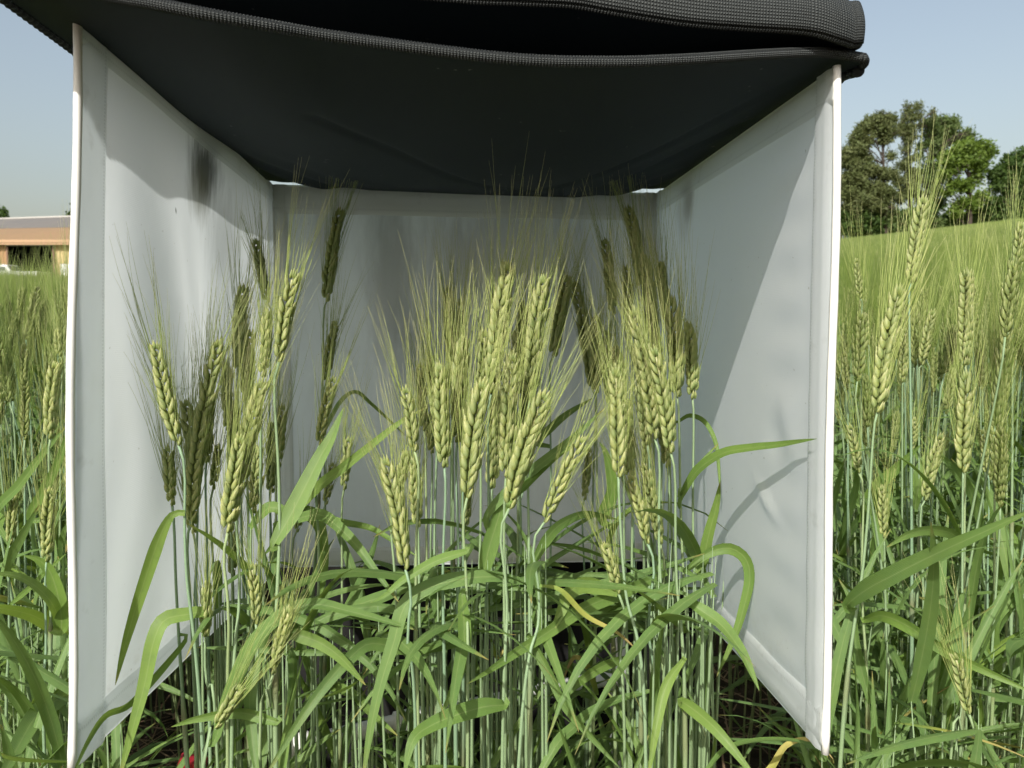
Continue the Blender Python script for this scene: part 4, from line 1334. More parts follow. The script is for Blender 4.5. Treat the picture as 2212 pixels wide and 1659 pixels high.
for i in range(230):                        # short shoots over the plot floor in the tent
    d = rgu.uniform(0.50, 0.98); x = (rgu.uniform(440, 1620) - 1106) / F * d
    if d < 0.54 and rgu.random() < 0.6: continue
    p0 = np.array([x, d, 0.0])
    p1 = p0 + np.array([rgu.normal() * 0.03, rgu.normal() * 0.02, rgu.uniform(0.20, 0.46)])
    if wall_gap(p1) < 0.02: continue
    shoot(p0, p1, True, 1090 if d > 0.66 else 1200, 3)
for (x0, x1, n, ytop) in ((890, 1190, 56, 1150), (1360, 1550, 40, 1160), (420, 650, 30, 1220), (650, 900, 18, 1290)):
    for i in range(n):                      # bare stalks bunched below the ears
        d = rgu.uniform(0.56, 0.74)
        xp = rgu.uniform(x0, x1)
        p1 = at(xp + rgu.normal() * 12, ytop + rgu.uniform(0, 170), d)
        p0 = at(xp, 1659, d + rgu.normal() * 0.01); p0[2] = 0.0
        shoot(p0, p1, True, 1140, 1)
for i in range(300):                        # the shaded stand behind the tent
    d = rgu.uniform(1.22, 2.2); x = rgu.uniform(-0.5, 0.5) * d * 0.9
    p0 = np.array([x, d, float(ground_z(x, d))])
    if wall_gap(p0 + [0, 0, 0.8]) > -0.05: continue
    p1 = p0 + np.array([rgu.normal() * 0.03, rgu.normal() * 0.02, rgu.uniform(0.40, 0.72)])
    shoot(p0, p1, False, 0, 3)
for i in range(720):                        # beside the tent
    d = rgu.uniform(0.58, 1.7); x = ((rgu.uniform(1800, 2300) if rgu.random() < 0.62 else rgu.uniform(-90, 170)) - 1106) / F * d
    p0 = np.array([x, d, 0.0])
    if wall_gap(p0 + [0, 0, 0.6]) > -0.02: continue
    p1 = p0 + np.array([rgu.normal() * 0.03, rgu.normal() * 0.02, rgu.uniform(0.25, 0.60)])
    if wall_gap(p1) > -0.02: continue
    shoot(p0, p1, False, 0, 3)
o = mb.obj('undergrowth', [LEAF, STEM, DRY])
tag(o, 'tangle of low green wheat leaves and weak shoots on the plot floor', 'undergrowth', kind='stuff')

mb = MB()
for i in range(2600):
    d = rgu.uniform(0.5, 2.2); x = rgu.uniform(-0.62, 0.70) * d
    a = rgu.uniform(0, math.pi); Lh = rgu.uniform(0.02, 0.12)
    dv = np.array([math.cos(a), math.sin(a), rgu.normal() * 0.25])
    c = np.array([x, d, rgu.uniform(0.003, 0.03)])
    w = rgu.uniform(0.001, 0.003)
    sd = unit(np.cross(dv, [0, 0, 1])) * w
    q = np.array([c - sd, c + sd, c + dv * Lh + sd * 0.4, c + dv * Lh - sd * 0.4])
    q[:, 2] += float(ground_z(x, d))
    mb.add(q, [(0, 1, 2, 3)])
o = mb.obj('straw_litter', mat_simple('straw', (0.33, 0.22, 0.12), 0.8, 0.4, (0.16, 0.10, 0.06), 40))
tag(o, 'brown dead straw scattered over the soil between stalks', 'straw', kind='stuff')

# ------------------------------------------------------------------ the rest of the field
def patch(size, n, rg, detail):
    mb = MB()
    for i in range(n):
        x, y = rg.uniform(-size / 2, size / 2, 2)
        h = 0.70 + 0.17 * rg.beta(2.4, 1.4)
        lean = np.array([rg.normal() * 0.10, rg.normal() * 0.10, 1])
        b = np.array([x, y, h]); ax = unit(lean)
        if detail == 2:
            e, a = VAR[int(rg.integers(len(VAR)))][4:6]
            c = rg.uniform(0, 6.28)
            M = np.array(Matrix.Translation(b.tolist()) @ Matrix.Rotation(c, 4, 'Z') @ Matrix.Scale(rg.uniform(0.85, 1.1), 4))
            mb.merge(e, M, 0); mb.merge(a, M, 1)
        else:
            L_ = rg.uniform(0.07, 0.095)
            u = np.linspace(0, 1, 6)
            tube(mb, b + ax * (u * L_)[:, None], 0.0062 * np.array([0.3, 0.95, 0.75, 1.0, 0.7, 0.2]), 4, 0, False, t=u)
            N = 7
            S = b + ax * rg.uniform(0.1, 1, (N, 1)) * L_
            awn_batch(mb, S, ax + rg.normal(size=(N, 3)) * 0.13, rg.uniform(0.06, 0.10, N), rg.normal(size=(N, 3)) * 0.05, 0.0007, 1, 3, 1)
        tube(mb, np.array([b, b - [0, 0, 0.3], [x + rg.normal() * 0.02, y, 0.0]]), [0.0013, 0.002, 0.0024], 3, 2, False)
        for q in range(2):
            P_, S_, W_ = blade_free((x, y, h - rg.uniform(0.10, 0.42)), rg.uniform(0, 6.28), rg.uniform(0.12, 0.24), 0.012, rg.uniform(0.5, 1.3), rg.uniform(0.8, 2.6), rg, 6)
            ribbon(mb, P_, S_, W_, m=3, cross=3)
    return mb


protos = bpy.data.collections.new('field_patches')
rgf = np.random.default_rng(33)
specs = [(0.5, 95, 2), (0.5, 95, 2), (0.5, 95, 2), (0.5, 70, 1), (0.5, 70, 1), (2.0, 620, 1), (2.0, 620, 1)]
for i, (sz, n, dt) in enumerate(specs):
    po = bpy.data.objects.new('patch_%d' % i, patch(sz, n, rgf, dt).mesh('patch', [FEAR, FAWN, STEM, LEAF]))
    protos.objects.link(po)
pts, rots, idx, scl = [], [], [], []
taken = np.array(NEAR_PTS)


def put(x, y, kind, s=1.0):
    z = float(ground_z(x, y))
    e = 0.3
    nx, ny = -(float(ground_z(x + e, y)) - z) / e, -(float(ground_z(x, y + e)) - z) / e
    q = Vector((0, 0, 1)).rotation_difference(Vector((nx, ny, 1))) @ Euler((0, 0, rgf.choice([0, 1, 2, 3]) * math.pi / 2)).to_quaternion()
    pts.append((x, y, z)); rots.append(tuple(q.to_euler())); idx.append(kind); scl.append(s)


def clear_of_tent(x, y, m):
    c = np.array([x, y, 0.8])
    return wall_gap(c) < -m


for yi in np.arange(0.6, 9.0, 0.5):
    for xi in np.arange(-9, 9.01, 0.5):
        x, y = xi + rgf.uniform(-0.06, 0.06), yi + rgf.uniform(-0.06, 0.06)
        az = abs(math.degrees(math.atan2(x, y)))
        if az > 52: continue
        if not clear_of_tent(x, y, 0.30): continue
        seen_strip = az > 18
        if y < 1.25 and not (az > 36 and y > 1.0): continue
        if y < 2.45 and az < 21: continue
        if abs(x) < 0.78 and y < 2.4: continue
        put(x, y, int(rgf.integers(0, 3)) if y < 5 else int(rgf.integers(3, 5)))
for yi in np.arange(9.6, 66, 2.0):
    for xi in np.arange(-54, 54.1, 2.0):
        x, y = xi, yi
        az = math.degrees(math.atan2(x, y))
        if abs(az) > 46: continue
        if (az < -10 and y > 55) or (az > 10 and math.hypot(x, y) > 59): continue
        put(x, y, int(rgf.integers(5, 7)))
fm = bpy.data.meshes.new('wheat_field')
fm.from_pydata(pts, [], [])
a = fm.attributes.new('rot', 'FLOAT_VECTOR', 'POINT'); a.data.foreach_set('vector', np.array(rots, np.float32).ravel())
a = fm.attributes.new('pick', 'INT', 'POINT'); a.data.foreach_set('value', np.array(idx, np.int32))
fo = link('wheat_field', fm)
tag(fo, 'green bearded wheat field running back to the barn and the trees', 'wheat field', kind='stuff')
ng = bpy.data.node_groups.new('spread_field', 'GeometryNodeTree')
ng.interface.new_socket('Geometry', in_out='INPUT', socket_type='NodeSocketGeometry')
ng.interface.new_socket('Geometry', in_out='OUTPUT', socket_type='NodeSocketGeometry')
gi, go = ng.nodes.new('NodeGroupInput'), ng.nodes.new('NodeGroupOutput')
ci = ng.nodes.new('GeometryNodeCollectionInfo')
ci.inputs['Collection'].default_value = protos
ci.inputs['Separate Children'].default_value = True
ci.inputs['Reset Children'].default_value = True
ip = ng.nodes.new('GeometryNodeInstanceOnPoints')
ip.inputs['Pick Instance'].default_value = True
na = ng.nodes.new('GeometryNodeInputNamedAttribute'); na.data_type = 'FLOAT_VECTOR'; na.inputs['Name'].default_value = 'rot'
nb_ = ng.nodes.new('GeometryNodeInputNamedAttribute'); nb_.data_type = 'INT'; nb_.inputs['Name'].default_value = 'pick'
L_ = ng.links.new
L_(gi.outputs[0], ip.inputs['Points']); L_(ci.outputs[0], ip.inputs['Instance'])
e2r = ng.nodes.new('FunctionNodeEulerToRotation')
L_(na.outputs[0], e2r.inputs[0]); L_(e2r.outputs[0], ip.inputs['Rotation'])
L_(nb_.outputs[0], ip.inputs['Instance Index'])
L_(ip.outputs[0], go.inputs[0])
fo.modifiers.new('spread', 'NODES').node_group = ng
# ------------------------------------------------------------------ barn and pickup beyond the field
def atY(x4, y4, Y):
    d = (at4(x4, y4, 1.0) - CAM)
    return CAM + d * (Y / d[1])


BARN_TAN = mat_simple('barn_tan_sheet', (0.36, 0.215, 0.105), 0.6, 0.25, (0.28, 0.165, 0.085), 0.9)
BARN_CREAM = mat_simple('barn_cream_sheet', (0.50, 0.39, 0.19), 0.6, 0.2, (0.40, 0.31, 0.16), 0.9)
ROOF_TAN = mat_simple('roof_tan', (0.26, 0.165, 0.085), 0.6, 0.3, (0.20, 0.13, 0.07), 0.5, stretch=(1, 0.15, 0.15))
ROOF_GREY = mat_simple('roof_grey', (0.165, 0.148, 0.128), 0.6, 0.45, (0.115, 0.108, 0.10), 0.6, stretch=(1, 0.15, 0.15))
TRIM = mat_simple('barn_trim', (0.46, 0.29, 0.17), 0.6, 0.2)
DARK = mat_simple('barn_inside', (0.02, 0.018, 0.016), 0.9, 0.3)
WHITE = mat_simple('white_paint', (0.78, 0.78, 0.76), 0.35, 0.12, (0.66, 0.66, 0.63), 2)
GLASS = mat_simple('dark_glass', (0.06, 0.075, 0.09), 0.12, 0.2, (0.10, 0.11, 0.12), 2, spec=0.7)
GREYM = mat_simple('grey_metal', (0.35, 0.35, 0.34), 0.4, 0.2)
RUBBER = mat_simple('rubber', (0.02, 0.02, 0.02), 0.85, 0.2)
YB = 70.0
XL, XR = atY(-420, 1000, YB)[0], atY(640, 1000, YB)[0]
ZG = float(ground_z(atY(150, 1110, YB)[0], YB)) - 0.3
ZE = atY(150, 968, YB)[2]
DL, DR, DT = atY(34, 1000, YB)[0], atY(213, 1000, YB)[0], atY(120, 984, YB)[2]
barn = empty('barn', ((XL + XR) / 2, YB + 6, ZG))
tag(barn, 'tan metal barn with a wide dark open doorway behind the field', 'barn')
BO = np.array(barn.location)


def ribbed_sheet(x0, x1, z0, z1, y, name, mat, parent):
    mb = MB()
    n = max(2, int((x1 - x0) / 0.08))
    xs = np.linspace(x0, x1, n)
    ph = (np.arange(n) % 4)
    ys = y - np.where(ph < 2, 0.0, 0.045)
    v = np.concatenate([np.stack([xs, ys, np.full(n, z0)], -1), np.stack([xs, ys, np.full(n, z1)], -1)])
    mb.add(v - BO, [(i, i + 1, n + i + 1, n + i) for i in range(n - 1)])
    return mb.obj(name, mat, parent, smooth=False)


ribbed_sheet(XL, DL, ZG, ZE, YB, 'wall', BARN_TAN, barn)
ribbed_sheet(DR, XR, ZG, ZE, YB, 'wall', BARN_CREAM, barn)
ribbed_sheet(DL, DR, DT, ZE, YB, 'door_header', BARN_TAN, barn)
mb = MB()
box(mb, np.array([DL - 0.06, YB - 0.08, (ZG + DT) / 2]) - BO, (0.14, 0.16, DT - ZG))
box(mb, np.array([DR + 0.06, YB - 0.08, (ZG + DT) / 2]) - BO, (0.16, 0.16, DT - ZG))
mb.obj('door_frame', mat_simple('door_frame', (0.20, 0.11, 0.08), 0.6, 0.2), barn, smooth=False)
mb = MB(); box(mb, np.array([(DL + DR) / 2, YB - 0.09, DT + 0.10]) - BO, (DR - DL + 0.3, 0.18, 0.20)); mb.obj('door_track', GREYM, barn, smooth=False)
mb = MB()
xr0, xr1 = XL + 0.2, XR - 0.2
for q in ([(xr0, YB + 13, ZG), (xr1, YB + 13, ZG), (xr1, YB + 13, ZE), (xr0, YB + 13, ZE)], [(xr0, YB + 0.2, ZG), (xr0, YB + 13, ZG), (xr0, YB + 13, ZE), (xr0, YB + 0.2, ZE)],
          [(xr1, YB + 0.2, ZG), (xr1, YB + 13, ZG), (xr1, YB + 13, ZE), (xr1, YB + 0.2, ZE)], [(xr0, YB + 0.2, ZG + 0.35), (xr1, YB + 0.2, ZG + 0.35), (xr1, YB + 13, ZG + 0.35), (xr0, YB + 13, ZG + 0.35)],
          [(xr0, YB + 0.2, ZE - 0.05), (xr1, YB + 0.2, ZE - 0.05), (xr1, YB + 13, ZE - 0.05), (xr0, YB + 13, ZE - 0.05)]):
    slab(mb, np.array(q) - BO, 0.05)
mb.obj('interior', DARK, barn, smooth=False)
YR = YB + 8.0
rl, rr_ = atY(0, 880, YR), atY(300, 870, YR)
zr = lambda x: rl[2] + (rr_[2] - rl[2]) * (x - rl[0]) / (rr_[0] - rl[0])
e0 = (ZE - 0.05)
ez = lambda x: e0 + 0.010 * (x - XL) * 0.0
ym = YB - 0.5


def roof_part(w0, w1, name, mat, lift):
    q = []
    for (x, w) in ((XL - 0.4, w0), (XR + 0.4, w0), (XR + 0.4, w1), (XL - 0.4, w1)):
        q.append((x, ym + (YR - ym) * w, (ZE + 0.06) * (1 - w) + zr(x) * w + lift))
    mb = MB(); slab(mb, np.array(q) - BO, 0.08)
    return mb.obj(name, mat, barn, smooth=False)


rf = roof_part(0.0, 0.50, 'roof', ROOF_TAN, 0.0)
roof_part(0.49, 1.0, 'roof', ROOF_GREY, 0.03)
q = [(XL - 0.4, YR + 8, ZE), (XR + 0.4, YR + 8, ZE), (XR + 0.4, YR, zr(XR)), (XL - 0.4, YR, zr(XL))]
mb = MB(); slab(mb, np.array(q) - BO, 0.06); mb.obj('roof', ROOF_GREY, barn, smooth=False)
mb = MB(); tube(mb, np.array([(XL - 0.4, YR, zr(XL - 0.4) + 0.08), (XR + 0.4, YR, zr(XR + 0.4) + 0.08)]) - BO, 0.14, 8); mb.obj('ridge_cap', mat_simple('ridge', (0.44, 0.42, 0.38), 0.5, 0.2), barn)
mb = MB(); box(mb, np.array([(XL + XR) / 2, ym - 0.06, ZE + 0.02]) - BO, (XR - XL + 0.9, 0.14, 0.26)); mb.obj('gutter', TRIM, barn, smooth=False)
mb = MB(); box(mb, np.array([(XL + XR) / 2, ym - 0.05, ZE - 0.22]) - BO, (XR - XL + 0.9, 0.08, 0.14)); mb.obj('fascia', TRIM, barn, smooth=False)
wx = atY(266, 1080, YB)[0]; wz = atY(266, 1056, YB)[2]
dr = MB(); box(dr, np.array([wx, YB - 0.08, (wz + ZG) / 2]) - BO, (0.92, 0.06, wz - ZG)); dro = dr.obj('door', WHITE, barn, smooth=False)
mb = MB()
for dx in (-0.52, 0.52): box(mb, np.array([wx + dx, YB - 0.09, (wz + ZG) / 2]) - BO, (0.10, 0.12, wz - ZG + 0.1))
box(mb, np.array([wx, YB - 0.09, wz + 0.06]) - BO, (1.14, 0.12, 0.10)); mb.obj('frame', BARN_CREAM, dro, smooth=False)
mb = MB(); box(mb, np.array([wx + 0.34, YB - 0.14, wz - 1.0]) - BO, (0.10, 0.08, 0.06)); mb.obj('handle', GREYM, dro, smooth=False)
lx = atY(279, 973, YB); mb = MB()
box(mb, lx + [0, -0.25, 0] - BO, (0.26, 0.34, 0.20)); tube(mb, np.array([lx + [0, 0, 0.1], lx + [0, -0.3, 0.1]]) - BO, 0.04, 6); mb.obj('wall_lamp', WHITE, barn, smooth=False)
px_ = atY(298, 1000, YB)[0]; mb = MB()
tube(mb, np.array([(px_ - 0.5, ym - 0.05, ZE - 0.1), (px_, YB - 0.12, ZE - 0.5), (px_, YB - 0.12, ZG)]) - BO, 0.08, 8); mb.obj('downpipe', TRIM, barn)

# pickup truck, seen from its side in front of the barn
YT = 66.0
tk0 = atY(178, 1090, YT)          # rear end of the cargo bed
tzg = float(ground_z(tk0[0] - 2.5, YT))
truck = empty('pickup_truck', (tk0[0] - 2.7, YT, tzg))
tag(truck, 'white crew cab pickup truck parked before the barn doorway', 'pickup truck')
rail = atY(120, 1088, YT)[2] - tzg       # height of the bed rail above the ground
base_z = rail - 0.85


def prism(mb, prof, y0, y1, inset=None, m=0):
    """side outline (x, z) swept across the vehicle's width; inset narrows each point"""
    n = len(prof)
    ins = inset or [0] * n
    v = [(x, y0 + i, z) for (x, z), i in zip(prof, ins)] + [(x, y1 - i, z) for (x, z), i in zip(prof, ins)]
    f = [tuple(range(n))[::-1], tuple(range(n, 2 * n))] + [(i, (i + 1) % n, n + (i + 1) % n, n + i) for i in range(n)]
    mb.add(v, f, m=m)


def bev(o, w=0.04):
    b = o.modifiers.new('edge', 'BEVEL'); b.width = w; b.segments = 2
    return o


mb = MB(); B0 = base_z
prism(mb, [(-2.95, B0 + 0.12), (-2.0, B0), (2.6, B0), (2.7, B0 + 0.2), (2.7, rail), (0.25, rail), (0.25, rail + 0.02), (-1.55, rail + 0.03), (-2.8, rail - 0.08), (-2.98, rail - 0.3)], -0.95, 0.95)
bev(mb.obj('body', WHITE, truck, smooth=False))
mb = MB(); cz = rail + 0.02
prism(mb, [(-1.75, cz), (-1.05, cz + 0.50), (-0.4, cz + 0.57), (0.0, cz + 0.54), (0.42, cz + 0.0)], -0.90, 0.90, [0, 0.12, 0.14, 0.12, 0])
cab = bev(mb.obj('cab', WHITE, truck, smooth=False), 0.05)
for (x0, x1, x2, x3) in ((-1.45, -1.02, -0.72, -0.72), (-0.60, -0.60, -0.08, -0.02)):
    mb = MB()
    for sy in (-1, 1):
        q = [(x0, sy * 0.905, cz + 0.05), (x3, sy * 0.905, cz + 0.05), (x2, sy * 0.79, cz + 0.47), (x1, sy * 0.79, cz + 0.45)]
        mb.add(q, [(0, 1, 2, 3)])
    mb.obj('window', GLASS, cab, smooth=False)
mb = MB(); mb.add([(0.435, -0.80, cz + 0.05), (0.435, 0.80, cz + 0.05), (0.06, 0.70, cz + 0.50), (0.06, -0.70, cz + 0.50)], [(0, 1, 2, 3)]); mb.obj('rear_window', GLASS, cab, smooth=False)
mb = MB(); box(mb, (1.45, 0, rail - 0.02), (2.2, 1.6, 0.06)); mb.obj('bed', DARK, truck, smooth=False)
for x in (-1.9, 1.55):
    for sy in (-0.86, 0.86):
        mb = MB(); tube(mb, np.array([(x, sy - 0.12, 0.36), (x, sy - 0.10, 0.36), (x, sy + 0.10, 0.36), (x, sy + 0.12, 0.36)]), [0.32, 0.37, 0.37, 0.32], 20)
        w = mb.obj('wheel', RUBBER, truck)
        mb = MB(); tube(mb, np.array([(x, sy - 0.13, 0.36), (x, sy + 0.13, 0.36)]), 0.21, 14); mb.obj('rim', GREYM, w)
mb = MB(); box(mb, (2.74, 0, B0 + 0.12), (0.12, 1.9, 0.2)); bev(mb.obj('bumper', GREYM, truck, smooth=False), 0.02)
for sy in (-0.9, 0.9):
    mb = MB(); box(mb, (2.69, sy, rail - 0.3), (0.06, 0.12, 0.4)); mb.obj('tail_light', REDP, truck, smooth=False)
mb = MB(); box(mb, (-1.3, -1.05, cz + 0.12), (0.10, 0.16, 0.2)); mb.obj('mirror', WHITE, truck, smooth=False)


# ------------------------------------------------------------------ trees
def mat_crown(name, stops, trans):
    k = NT(name)
    pos = k.n('NewGeometry').outputs['Position']
    c = k.ramp(k.attr('t'), stops)
    c = k.mix(k.math('MULTIPLY', k.noise(1.1, 3, 0.6, pos), 0.5), c, tuple(x * 0.62 for x in stops[0][1]))
    return k.out(k.leafy(c, trans, 0.28, 0.6, 0.25))


NEEDLE = mat_crown('pine_needles', [(0, (0.092, 0.122, 0.040)), (0.5, (0.135, 0.165, 0.057)), (1, (0.19, 0.21, 0.088))], (0.12, 0.12, 0.03))
GREEN1 = mat_crown('bright_foliage', [(0, (0.075, 0.125, 0.020)), (0.5, (0.125, 0.19, 0.028)), (1, (0.17, 0.24, 0.045))], (0.20, 0.30, 0.03))
GREEN2 = mat_crown('mid_foliage', [(0, (0.075, 0.115, 0.035)), (0.5, (0.11, 0.16, 0.05)), (1, (0.15, 0.20, 0.07))], (0.18, 0.25, 0.05))
GREEN3 = mat_crown('dark_foliage', [(0, (0.040, 0.075, 0.018)), (0.5, (0.065, 0.115, 0.026)), (1, (0.10, 0.15, 0.036))], (0.12, 0.20, 0.03))
BARK = mat_simple('bark', (0.075, 0.055, 0.042), 0.9, 0.4, (0.035, 0.028, 0.022), 3, 0.6, dist=0.02)
rgt = np.random.default_rng(77)
CS = 796 / 2032.0


def tpt(x, y, Y):
    return atY(3300 + x * CS, 350 + y * CS, Y)


def clumps_to_crown(clumps, Y, dens, leaf, mat_, name, parent, O, depth=1.0, needle=False):
    P, T, Ls = [], [], []
    per = 14
    for (x, y, r) in clumps:
        c0 = tpt(x, y, Y)
        rw = r * CS / 3100.0 * Y
        nsub = max(5, int(dens * rw * rw))
        dirs = unit(rgt.normal(size=(nsub, 3)))
        sub = c0 + dirs * (rgt.random((nsub, 1)) ** 0.42) * rw * np.array([1.05, 1.7 * depth, 0.85])
        p = np.repeat(sub, per, 0) + rgt.normal(size=(nsub * per, 3)) * (0.13 if needle else 0.17)
        P.append(p)
        T.append(np.clip(np.repeat(rgt.random(nsub), per) * 0.8 + rgt.random(nsub * per) * 0.3, 0, 1))
    P, T = np.concatenate(P), np.concatenate(T)
    N = len(P)
    n1 = unit(rgt.normal(size=(N, 3)) + np.array([0, -0.35, 0.5]))
    a = unit(np.cross(n1, rgt.normal(size=(N, 3))))
    b = np.cross(n1, a)
    l = (leaf * rgt.uniform(0.6, 1.3, N))[:, None]; w = l * (0.30 if needle else 0.72)
    v = np.stack([P - a * w / 2, P + b * l * 0.5 - a * w * 0.4, P + b * l, P + b * l * 0.5 + a * w * 0.6], 1).reshape(-1, 3)
    k = np.arange(N) * 4
    mb = MB(); mb.add(v - O, np.stack([k, k + 1, k + 2, k + 3], 1).tolist(), np.repeat(T, 4))
    return mb.obj(name, mat_, parent, smooth=False)


def tree(name, label, trunk, clumps, Y, mat_, dens=46, leaf=0.20, needle=False, tr=0.22, group='trees beyond the field', limbs=True):
    foot = tpt(trunk[0][0], trunk[0][1], Y); foot[2] = float(ground_z(foot[0], Y)) - 0.2
    root = empty(name, foot)
    tag(root, label, 'tree', group)
    P = catmull(np.array([foot] + [tpt(x, y, Y) for x, y in trunk[1:]]), 16)
    mb = MB(); tube(mb, P - foot, np.linspace(tr, tr * 0.2, 16), 8)
    if limbs:
        for (x, y, r) in clumps:
            c = tpt(x, y, Y)
            below = P[P[:, 2] < c[2] - 0.15 * abs(c[0] - P[:, 0].mean()) - 0.1]
            s = below[-1] if len(below) else P[2]
            if len(below) > 2: s = below[-1 - int(rgt.integers(0, min(3, len(below))))]
            c = c + np.array([0, rgt.normal() * 0.5, 0])
            m_ = (s + c) / 2 + np.array([0, 0, 0.12 * np.linalg.norm(c - s)]) + rgt.normal(size=3) * 0.12
            tube(mb, catmull(np.array([s, m_, c]), 7) - foot, np.linspace(tr * 0.26, 0.02, 7), 5)
            for e in range(2):
                tube(mb, catmull(np.array([m_, (m_ + c) / 2 + rgt.normal(size=3) * 0.25, c + rgt.normal(size=3) * 0.45]), 5) - foot, np.linspace(tr * 0.14, 0.012, 5), 4)
    mb.obj('trunk', BARK, root)
    clumps_to_crown(clumps, Y, dens, leaf, mat_, 'crown', root, foot, needle=needle)
    return root


PINE1 = [(570, 320, 62), (680, 320, 45), (480, 350, 62), (410, 410, 70), (345, 500, 66), (300, 560, 44), (620, 420, 75), (530, 430, 60), (430, 540, 60), (330, 650, 78), (225, 670, 58), (215, 760, 62), (300, 790, 84),
         (420, 730, 56), (430, 850, 84), (250, 930, 86), (340, 980, 95), (560, 880, 66), (670, 890, 60), (600, 530, 56), (690, 470, 40), (680, 700, 36), (500, 1050, 92), (225, 1080, 86), (350, 1130, 100), (600, 1090, 90),
         (470, 1200, 90), (260, 1230, 80), (620, 1230, 70)]
PINE2 = [(830, 190, 16), (940, 195, 34), (850, 245, 34), (900, 300, 42), (825, 320, 32), (990, 268, 10), (870, 410, 48), (780, 375, 34), (830, 460, 50), (760, 450, 30), (850, 550, 42), (890, 500, 30), (820, 640, 40), (860, 740, 40),
         (790, 800, 46), (900, 880, 62), (780, 960, 66), (950, 960, 50), (850, 1060, 76), (760, 1120, 64), (940, 1100, 60), (1097, 250, 20), (1085, 310, 22)]
MID = [(1000, 375, 38), (1100, 360, 48), (1195, 345, 48), (1290, 350, 42), (1250, 430, 52), (1135, 440, 50), (1320, 400, 36), (1350, 505, 40), (1430, 480, 46), (1480, 510, 30), (1290, 540, 40), (1190, 530, 40), (1040, 470, 30), (1000, 600, 34),
       (960, 700, 30), (1180, 640, 34), (1060, 760, 30), (1200, 580, 26), (1000, 850, 30), (1130, 560, 44), (1060, 560, 40), (1120, 660, 40), (1230, 690, 40), (1130, 800, 36), (1090, 900, 44), (1180, 960, 44), (1040, 960, 44), (1120, 1060, 56), (1040, 1160, 60), (1160, 1180, 60)]
BRIGHT = [(1450, 620, 84), (1570, 610, 72), (1645, 655, 66), (1350, 660, 76), (1255, 735, 72), (1500, 720, 90), (1610, 745, 66), (1380, 770, 80), (1300, 840, 62), (1230, 880, 44), (1560, 830, 54), (1330, 990, 62), (1430, 1000, 54),
          (1270, 1060, 44), (1550, 940, 44), (1400, 1180, 60), (1500, 1190, 56), (1600, 1120, 60), (1330, 1270, 60)]
FARR = [(1900, 740, 56), (1985, 700, 50), (2040, 690, 60), (1870, 810, 70), (1760, 880, 60), (1700, 880, 36), (1950, 840, 84), (1850, 940, 84), (1990, 990, 90), (1900, 1080, 86), (1760, 1010, 60), (1985, 1180, 96), (1850, 1220, 84),
        (1720, 1180, 66), (2100, 900, 90), (2100, 1100, 90), (1790, 1320, 80), (1950, 1330, 90)]
tree('pine_tree', 'broad dark pine beside the white post with clumped needles', [(620, 1560), (610, 1200), (600, 900), (595, 650), (600, 350)], PINE1, 60.0, NEEDLE, 330, 0.28, True, 0.20)
tree('pine_tree', 'thin ragged pine, tallest of the trees', [(890, 1560), (870, 1200), (850, 850), (865, 500), (900, 210)], PINE2, 61.5, NEEDLE, 300, 0.26, True, 0.20)
tree('airy_tree', 'loose airy green tree leaning behind the ragged pine', [(1030, 1560), (1040, 1100), (1060, 830), (1110, 520), (1180, 350)], MID, 63.0, GREEN2, 260, 0.22, False, 0.24)
tree('leafy_tree', 'rounded bright yellow-green tree right of the airy tree', [(1470, 1560), (1480, 1200), (1470, 950), (1460, 780), (1480, 620)], BRIGHT, 59.0, GREEN1, 190, 0.23, False, 0.22)
tree('leafy_tree', 'dark green tree at the picture edge beyond the field', [(1950, 1540), (1930, 1250), (1930, 1000), (1940, 740)], FARR, 60.0, GREEN3, 190, 0.24, False, 0.26)
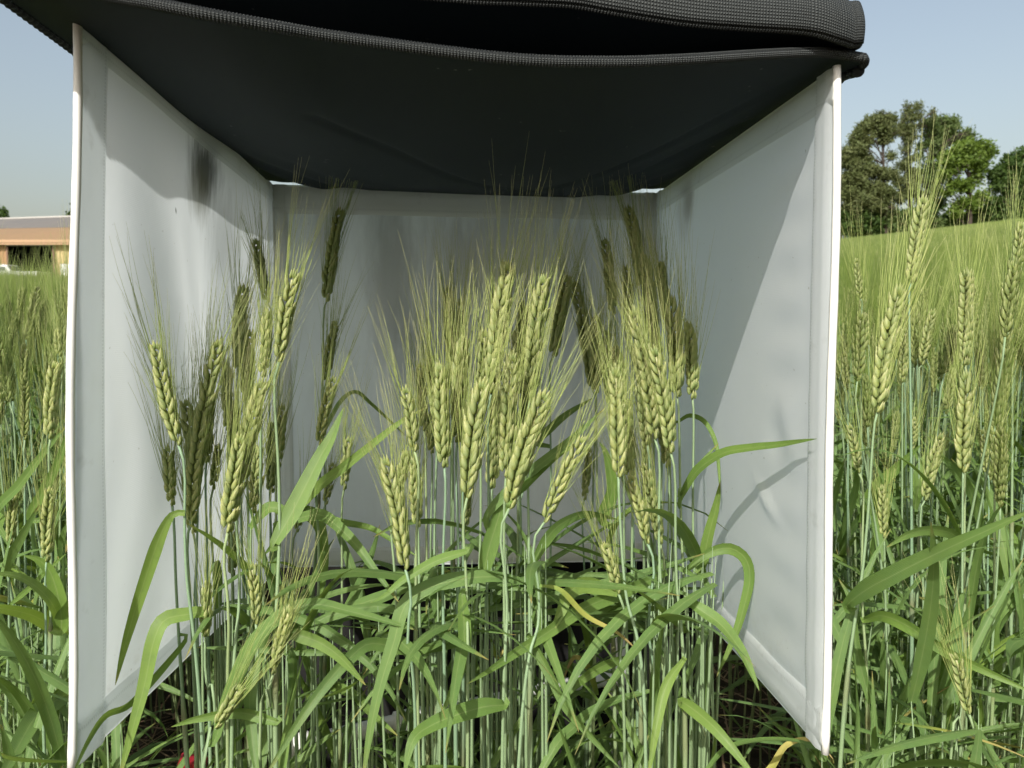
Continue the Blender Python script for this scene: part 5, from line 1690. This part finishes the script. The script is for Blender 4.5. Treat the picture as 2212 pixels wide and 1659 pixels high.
# bushes along the foot of the trees
for i, (x, y, r, mt) in enumerate([(180, 1330, 90, GREEN3), (330, 1370, 90, GREEN3), (480, 1380, 90, GREEN3), (620, 1400, 80, GREEN2), (760, 1390, 90, GREEN3), (890, 1370, 80, GREEN3), (1010, 1330, 90, GREEN3), (1120, 1370, 80, GREEN2),
                                   (1230, 1380, 80, GREEN3), (1350, 1390, 70, GREEN2), (1480, 1360, 80, GREEN3), (1600, 1340, 90, GREEN3), (1720, 1360, 70, GREEN2), (1850, 1370, 70, GREEN3), (1980, 1350, 70, GREEN3)]):
    order = ['first', 'second', 'third', 'fourth', 'fifth', 'sixth', 'seventh', 'eighth', 'ninth', 'tenth', 'eleventh', 'twelfth', 'thirteenth', 'fourteenth', 'fifteenth'][i]
    foot = tpt(x, y + 80, 60.5); foot[2] = float(ground_z(foot[0], 60.5)) - 0.1
    root = empty('bush', foot)
    tag(root, '%s bush from the white post along the foot of the trees' % order, 'bush', 'bushes at the foot of the trees')
    cl = [(x + rgt.uniform(-40, 40), y + rgt.uniform(-60, 60), r * rgt.uniform(0.6, 0.9)) for _ in range(4)] + [(x - 40, y + 80, r * 0.7), (x + 40, y + 95, r * 0.7)]
    mb = MB()
    for c in cl:
        tube(mb, np.array([foot, (foot + tpt(c[0], c[1], 60.5)) / 2 + rgt.normal(size=3) * 0.1, tpt(c[0], c[1], 60.5)]) - foot, [0.06, 0.04, 0.015], 5)
    mb.obj('stem', BARK, root)
    clumps_to_crown(cl, 60.5, 190, 0.28, mt, 'foliage', root, foot)
# two tree tops behind the barn
CS_old = CS
for (cx, cy, lab) in ((8, 850, 'round dark tree top behind the barn ridge at the picture edge'), (306, 838, 'dark tree top behind the barn close to the white post')):
    Y = 92.0
    c = atY(cx, cy, Y); foot = c.copy(); foot[2] = float(ground_z(c[0], Y)) - 0.2
    root = empty('leafy_tree', foot); tag(root, lab, 'tree')
    mb = MB(); tube(mb, np.array([foot, (foot + c) / 2, c]) - foot, [0.3, 0.22, 0.05], 7); mb.obj('trunk', BARK, root)
    cl = [((cx - 3300 + dx) / CS, (cy - 350 + dy) / CS, r) for dx, dy, r in ((0, 0, 30), (-8, 12, 34), (6, 14, 30), (3, 26, 36), (-10, 30, 40), (10, 34, 34), (2, -8, 16))]
    clumps_to_crown(cl, Y, 60, 0.36, GREEN3, 'crown', root, foot)
